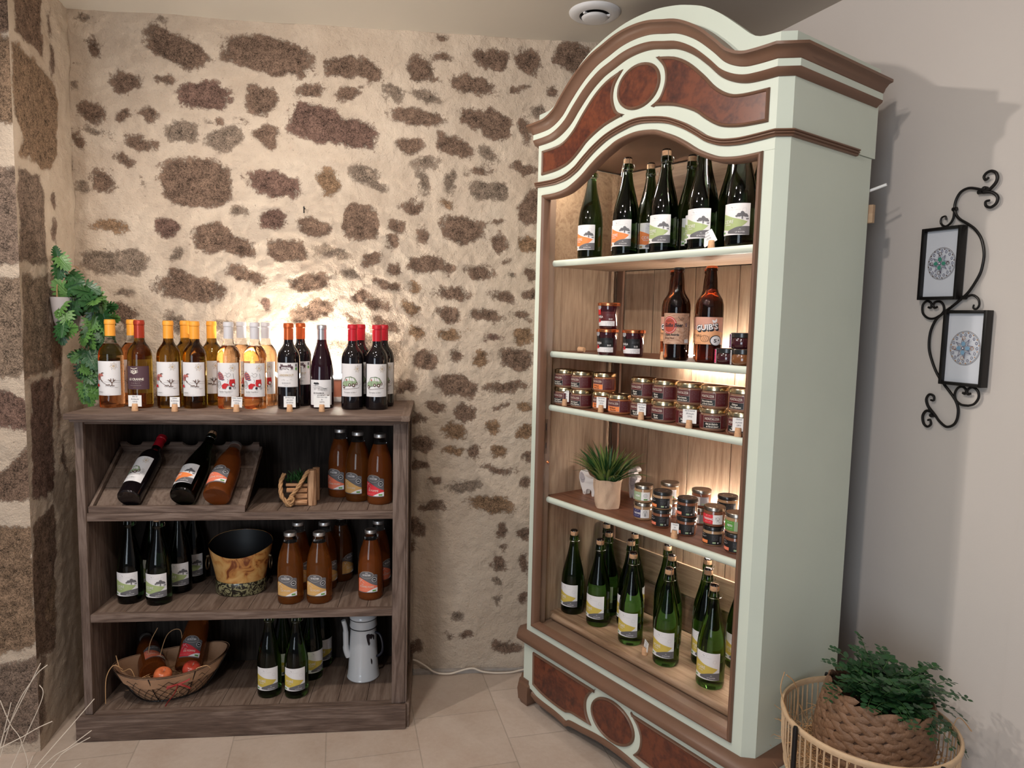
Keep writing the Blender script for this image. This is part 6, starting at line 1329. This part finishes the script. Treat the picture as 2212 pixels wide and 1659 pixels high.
def picture(d0, d1, z0, z1, cols):
    M = Matrix((rdir, -rin, Vector((0, 0, 1)))).transposed().to_4x4(); M.translation = RW((d0+d1)/2, (z0+z1)/2, .004)-W0
    w, h = (d1-d0)/2, (z1-z0)/2; mb = MB(); b_ = .0085
    for x0, x1, a, c in ((-w, -w+b_, -h, h), (w-b_, w, -h, h), (-w+b_, w-b_, h-b_, h), (-w+b_, w-b_, -h, -h+b_)): mb.box(x0, x1, -.026, 0, a, c, IRON, .001, M)
    f = mb.build('picture_frame', wa, 30)
    MB().box(-w+b_, w-b_, -.013, -.011, -h+b_, h-b_, plain('picture_paper', (.66, .68, .74), .35, coat=.3), 0, M).build('print', f, 0)
    d = Decal(); r0 = (w-b_)*.80; A1, A2 = cols
    d.ring(0, 0, r0*1.02, .0018, MIDG, r0*1.12, 40).ring(0, 0, r0*.96, .0009, GREYI, r0*1.05, 40)
    for i in range(16):
        a = 2*PI*i/16; d.ring(r0*.80*math.cos(a), r0*.88*math.sin(a), .0026, .0011, NAVY, .0036, 8); d.disc(r0*.93*math.cos(a+.2), r0*1.02*math.sin(a+.2), .0018, A2, n=6)
    for i in range(8):
        a = 2*PI*i/8+.2; d.line([(0, 0), (r0*.66*math.cos(a), r0*.72*math.sin(a))], .0009, MIDG); d.line([(r0*.3*math.cos(a-.4), r0*.3*math.sin(a-.4)), (r0*.62*math.cos(a), r0*.68*math.sin(a)), (r0*.3*math.cos(a+.4), r0*.3*math.sin(a+.4))], .0011, NAVY)
    for i in range(4):
        a = PI*i/2; c, s_ = math.cos(a), math.sin(a); d.poly([(x*c-y*s_, x*s_+y*c) for x, y in ((r0*.12, 0), (r0*.22, r0*.14), (r0*.40, r0*.10), (r0*.44, 0), (r0*.40, -r0*.10), (r0*.22, -r0*.14))], A1); d.ring(r0*.60*c, r0*.66*s_, .0042, .0012, A2, .0042, 10)
    d.disc(0, 0, r0*.10, NAVY); d.disc(0, 0, r0*.06, LAB)
    d.build('mandala', f, None, .0133, M)
picture(.860, .974, 1.492, 1.689, (plain('teal_ink', (.05, .26, .18), .5), BRNI)); picture(.943, 1.061, 1.262, 1.463, (plain('pale_blue_ink', (.20, .36, .52), .5), plain('ochre_red_ink', (.50, .26, .12), .5)))

# ------------------------------------------------------------------ rattan stand with woven pot
SX, SY, SZT, SR = 1.072, -1.148, .450, .198
RAT = plain('rattan', (.60, .42, .26), .5, var=.2, vscale=60, bump=.3, bscale=150)
rs = empty('rattan_plant_stand', (SX, SY, 0), 0, 'round rattan basket stand with black metal legs by the right wall', 'plant stand')
mb = MB(); n = 72; ring = []
for i in range(n):
    a = 2*PI*i/n; ring.append(((math.cos(a)*SR, math.sin(a)*SR, SZT), (math.cos(a), math.sin(a), 0), (0, 0, 1)))
mb.sweep(ring, [(-.004, -.014), (.002, -.0145), (.0045, -.008), (.004, -.002), (.001, .001), (-.003, .0005), (-.005, -.006)], RAT, True); mb.build('rim', rs, 60)
mb = MB()
for i in range(72):
    a = 2*PI*i/72; mb.tube([(SR*.995*math.cos(a), SR*.995*math.sin(a), SZT-.012), (SR*.985*math.cos(a), SR*.985*math.sin(a), SZT-.09), (SR*.93*math.cos(a), SR*.93*math.sin(a), SZT-.150)], .0021, RAT, 6)
mb.build('rods', rs)
mb = MB().tube([(SR*.93*math.cos(2*PI*i/48), SR*.93*math.sin(2*PI*i/48), SZT-.150) for i in range(48)], .005, RAT, 8, True).lathe([(0, SZT-.156), (SR*.93, SZT-.156), (SR*.93, SZT-.150), (0, SZT-.150)], RAT, 48); mb.build('base_ring', rs)
for i, a in enumerate((R(-171), R(-78), R(30), R(86))):
    x, y = (SR+.011)*math.cos(a), (SR+.011)*math.sin(a); mb = MB().tube([(x*1.0, y*1.0, 0), (x, y, SZT-.002), (x, y, SZT+.004)], [.0062, .0062, .005], BLACKM, 12)
    mb.tube([(x, y, SZT-.15), (SR*.92*math.cos(a), SR*.92*math.sin(a), SZT-.152)], .004, BLACKM, 8); mb.build('leg', rs)
sw = MB(); r4 = random.Random(9)
def fst(r):
    a = r.uniform(0, 2*PI); q = SR*(.60+.30*r.random()); return (SX+q*math.cos(a), SY+q*math.sin(a), SZT-.14+.07*r.random())
straws(sw, 900, fst, .075, .0011, r4)
for pts in ([(SX-.18, SY+.02, .43), (SX-.21, SY, .47), (SX-.232, SY, .53), (SX-.225, SY, .575)], [(SX-.16, SY+.05, .42), (SX-.17, SY+.03, .50), (SX-.20, SY, .55), (SX-.225, SY-.01, .573)], [(SX+.17, SY-.06, .42), (SX+.20, SY-.05, .47), (SX+.23, SY-.06, .44)]): sw.tube(cr(pts, 6), .0018, STRAW, 5, flat=.5)
tag(sw.build('straw_filling', None, 0, False), 'tangled brown straw packed around the woven pot in the rattan stand', 'straw', kind='stuff')
TM = Matrix.Translation((SX+.008, SY+.012, SZT-.146)) @ Matrix.Rotation(R(7), 4, 'Y') @ Matrix.Rotation(R(2), 4, 'X')
wp = empty('woven_pot_fern', TM.translation, 0, 'braided water hyacinth pot with a dark green artificial fern in the rattan stand', 'plant', rot=TM.to_euler())
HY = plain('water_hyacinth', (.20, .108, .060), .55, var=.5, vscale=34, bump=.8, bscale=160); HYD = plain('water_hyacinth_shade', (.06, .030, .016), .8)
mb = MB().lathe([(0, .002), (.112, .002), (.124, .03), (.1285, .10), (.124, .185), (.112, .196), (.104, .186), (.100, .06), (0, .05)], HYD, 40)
rowsn = 7; PH = .200
for k in range(rowsn):
    for half in (0, 1):
        z = .012+(k+.25+.5*half)*PH/rowsn*.97; rr = .121+.011*math.sin(PI*min(1, max(0, z/PH)))-.004
        for i in range(16):
            a = 2*PI*(i+(.5 if half else 0)+.21*k)/16; tilt = (.42 if half else -.42)
            c = Vector((rr*math.cos(a), rr*math.sin(a), z)); tx = Vector((-math.sin(a), math.cos(a), 0)); nx = Vector((math.cos(a), math.sin(a), 0)); d = (tx*math.cos(tilt)+Vector((0, 0, 1))*math.sin(tilt)); w = nx.cross(d)
            vs = []; L = .035; jit = r4.uniform(.85, 1.1)
            for u in range(7):
                t = -1+2*u/6; ww = .0112*jit*math.sqrt(max(0, 1-t*t))+.0004; th = .0068*math.sqrt(max(0, 1-t*t))+.0003
                for v in range(6):
                    b_ = 2*PI*v/6; vs.append(c+d*(L*t)-nx*(t*t*.0035)+w*(ww*math.cos(b_))+nx*(th*math.sin(b_)+.001))
            fs = [(u*6+v, u*6+(v+1) % 6, u*6+6+(v+1) % 6, u*6+6+v) for u in range(6) for v in range(6)]
            mb.add(vs, fs, HY)
mb.build('woven_pot', wp, 60)
fo = MB(); st = MB(); r5 = random.Random(17)
def frond(p0, tip, lift, n=10, big=.0165, tw=0):
    p0, tip = Vector(p0), Vector(tip); mid = (p0+tip)/2+Vector((0, 0, lift)); c = cr([p0, p0*.35+mid*.65+Vector((0, 0, lift*.2)), mid*.5+tip*.5+Vector((0, 0, lift*.25)), tip], 8); st.tube(c, [.0014*(1-.7*i/len(c)) for i in range(len(c))], STEMM, 4)
    for i in range(n):
        t = .18+.80*i/n; p = c[int(t*(len(c)-1))]; q = c[min(len(c)-1, int(t*(len(c)-1))+1)]; d = (q-p).normalized() if (q-p).length > 1e-6 else Vector((1, 0, 0)); sd = d.cross(Vector((0, 0, 1)))
        sd = sd.normalized() if sd.length > .05 else Vector((1, 0, 0)); sz = big*(1-.75*t)*r5.uniform(.8, 1.15)+.002
        for sg in (-1, 1):
            ld = (sd*sg+d*.35+Vector((0, 0, r5.uniform(-.15, .35)))).normalized(); wd = ld.cross(Vector((r5.uniform(-.3, .3), r5.uniform(-.5, .1), 1))).normalized(); b_ = p+ld*.002
            vs = [b_, b_+ld*sz*.45+wd*sz*.52, b_+ld*sz*1.1+wd*sz*.60, b_+ld*sz*1.65+wd*sz*.32, b_+ld*sz*1.8, b_+ld*sz*1.65-wd*sz*.32, b_+ld*sz*1.1-wd*sz*.60, b_+ld*sz*.45-wd*sz*.52]
            fo.add(vs, [(0, 1, 2, 3, 4, 5, 6, 7)], LEAFM if r5.random() < .7 else LEAFD)
Z0 = .17
for tx, ty, tz, lf in ((-.075, .03, .345, .02), (.125, -.02, .300, .02), (.115, .0, .27, .02), (.235, -.02, .215, .035), (.255, .0, .145, .05), (.225, -.05, .080, .07), (-.155, .0, .205, .03), (-.165, -.03, .185, .04), (-.120, .02, .250, .03), (-.075, -.135, .055, .06), (-.03, -.16, .04, .07), (-.05, -.14, .075, .06), (.10, -.15, .15, .05), (.16, -.12, .13, .05), (.19, -.08, .12, .05), (.05, -.14, .17, .04), (.0, -.13, .19, .03), (.18, .04, .20, .04), (.06, .1, .26, .03), (-.02, .12, .27, .02)):
    frond((r5.uniform(-.03, .05), r5.uniform(-.04, .04), Z0), (tx, ty, tz), lf)
for i in range(90):
    a = r5.uniform(0, 2*PI); q = r5.uniform(.05, .160); frond((r5.uniform(-.05, .05), r5.uniform(-.05, .05), Z0), (q*math.cos(a)*1.1+.02, q*math.sin(a), Z0+r5.uniform(.01, .115)), .03, 9)
fo.build('fern_leaflets', wp, 0, False); st.build('stems', wp)

# ------------------------------------------------------------------ ceiling vent, cable, nail, dried grass
VW = plain('white_plastic', (.62, .62, .64), .4)
vt = empty('ceiling_vent', (.515, -.267, 2.45), 0, 'round white ventilation valve on the ceiling above the wardrobe', 'vent')
MB().lathe([(.087, 0), (.086, -.004), (.078, -.010), (.060, -.0135), (.052, -.012), (.051, 0)], VW, 48).build('outer_ring', vt, 40)
MB().lathe([(.051, -.001), (0, -.001)], plain('vent_dark', (.02, .017, .017), .9), 32).build('duct_opening', vt, 0)
mb = MB().lathe([(0, -.026), (.034, -.0245), (.042, -.021), (.0445, -.017), (.043, -.0155), (0, -.0145)], VW, 40)
for k in range(3):
    a = R(95+120*k); mb.box(.040, .053, -.004, .004, -.018, -.012, VW, 0, Matrix.Rotation(a, 4, 'Z'))
mb.lathe([(.006, -.015), (.006, 0)], VW, 10); mb.build('valve_disc', vt, 40)
cb = MB().tube(cr([(-.30, -.009, .07), (-.16, -.010, .074), (-.080, -.024, .062), (-.056, -.032, .055), (-.029, -.036, .039), (-.005, -.040, .022), (.023, -.042, .012), (.064, -.042, .010), (.098, -.038, .016), (.132, -.036, .024), (.159, -.036, .025), (.190, -.040, .014), (.24, -.042, .007), (.305, -.042, .007), (.347, -.036, .012), (.42, -.03, .018), (.55, -.03, .01)], 6), .0035, plain('cream_cable', (.72, .62, .52), .45), 10).build('power_cable')
tag(cb, 'cream power cable running along the foot of the stone wall between the two furnitures', 'cable')
nl = MB().tube([(-.492, -.004, 1.800), (-.492, -.026, 1.802)], .0028, BLACKM, 8).tube([(-.492, -.024, 1.806), (-.492, -.024, 1.782)], .0022, BLACKM, 8).build('wall_hook'); tag(nl, 'small black hook in the mortar high on the stone wall', 'hook')
dg = empty('dried_grass_vase', (-.97, -1.26, 0), 0, 'thin pale dried grass stems rising at the bottom left corner', 'dried grass')
MB().lathe([(0, 0), (.05, 0), (.07, .08), (.06, .18), (.035, .26), (.04, .29), (.034, .29), (.03, .255), (0, .24)], POTG, 28).build('vase', dg)
mb = MB(); DRY = plain('dried_stem', (.66, .56, .46), .6)
for s_ in ([(.04, .02, .28), (.068, .06, .497), (.09, .06, .548), (.155, .06, .678)], [(.03, .02, .28), (.09, .06, .548), (.139, .06, .644), (.168, .06, .674)], [(.03, 0, .28), (.106, .06, .49), (.155, .06, .601), (.151, .06, .631)], [(-.02, 0, .28), (.03, .04, .46), (.123, .06, .524), (.173, .06, .55)], [(.05, 0, .28), (.12, .05, .42), (.111, .06, .505), (.09, .06, .548), (.073, .06, .60)],
            [(.02, 0, .28), (.13, .04, .44), (.214, .06, .543), (.258, .06, .596)], [(.0, 0, .28), (.147, .06, .447), (.203, .06, .49), (.25, .06, .526)], [(.03, .02, .28), (.165, .06, .446), (.194, .06, .48), (.247, .06, .511)], [(.04, 0, .28), (.10, .05, .40), (.132, .06, .475)], [(.05, 0, .28), (.16, .05, .40), (.227, .06, .454)], [(.02, 0, .28), (.06, .03, .42), (.10, .05, .60)]): mb.tube(cr(s_, 8), .0009, DRY, 5)
mb.build('stems', dg)
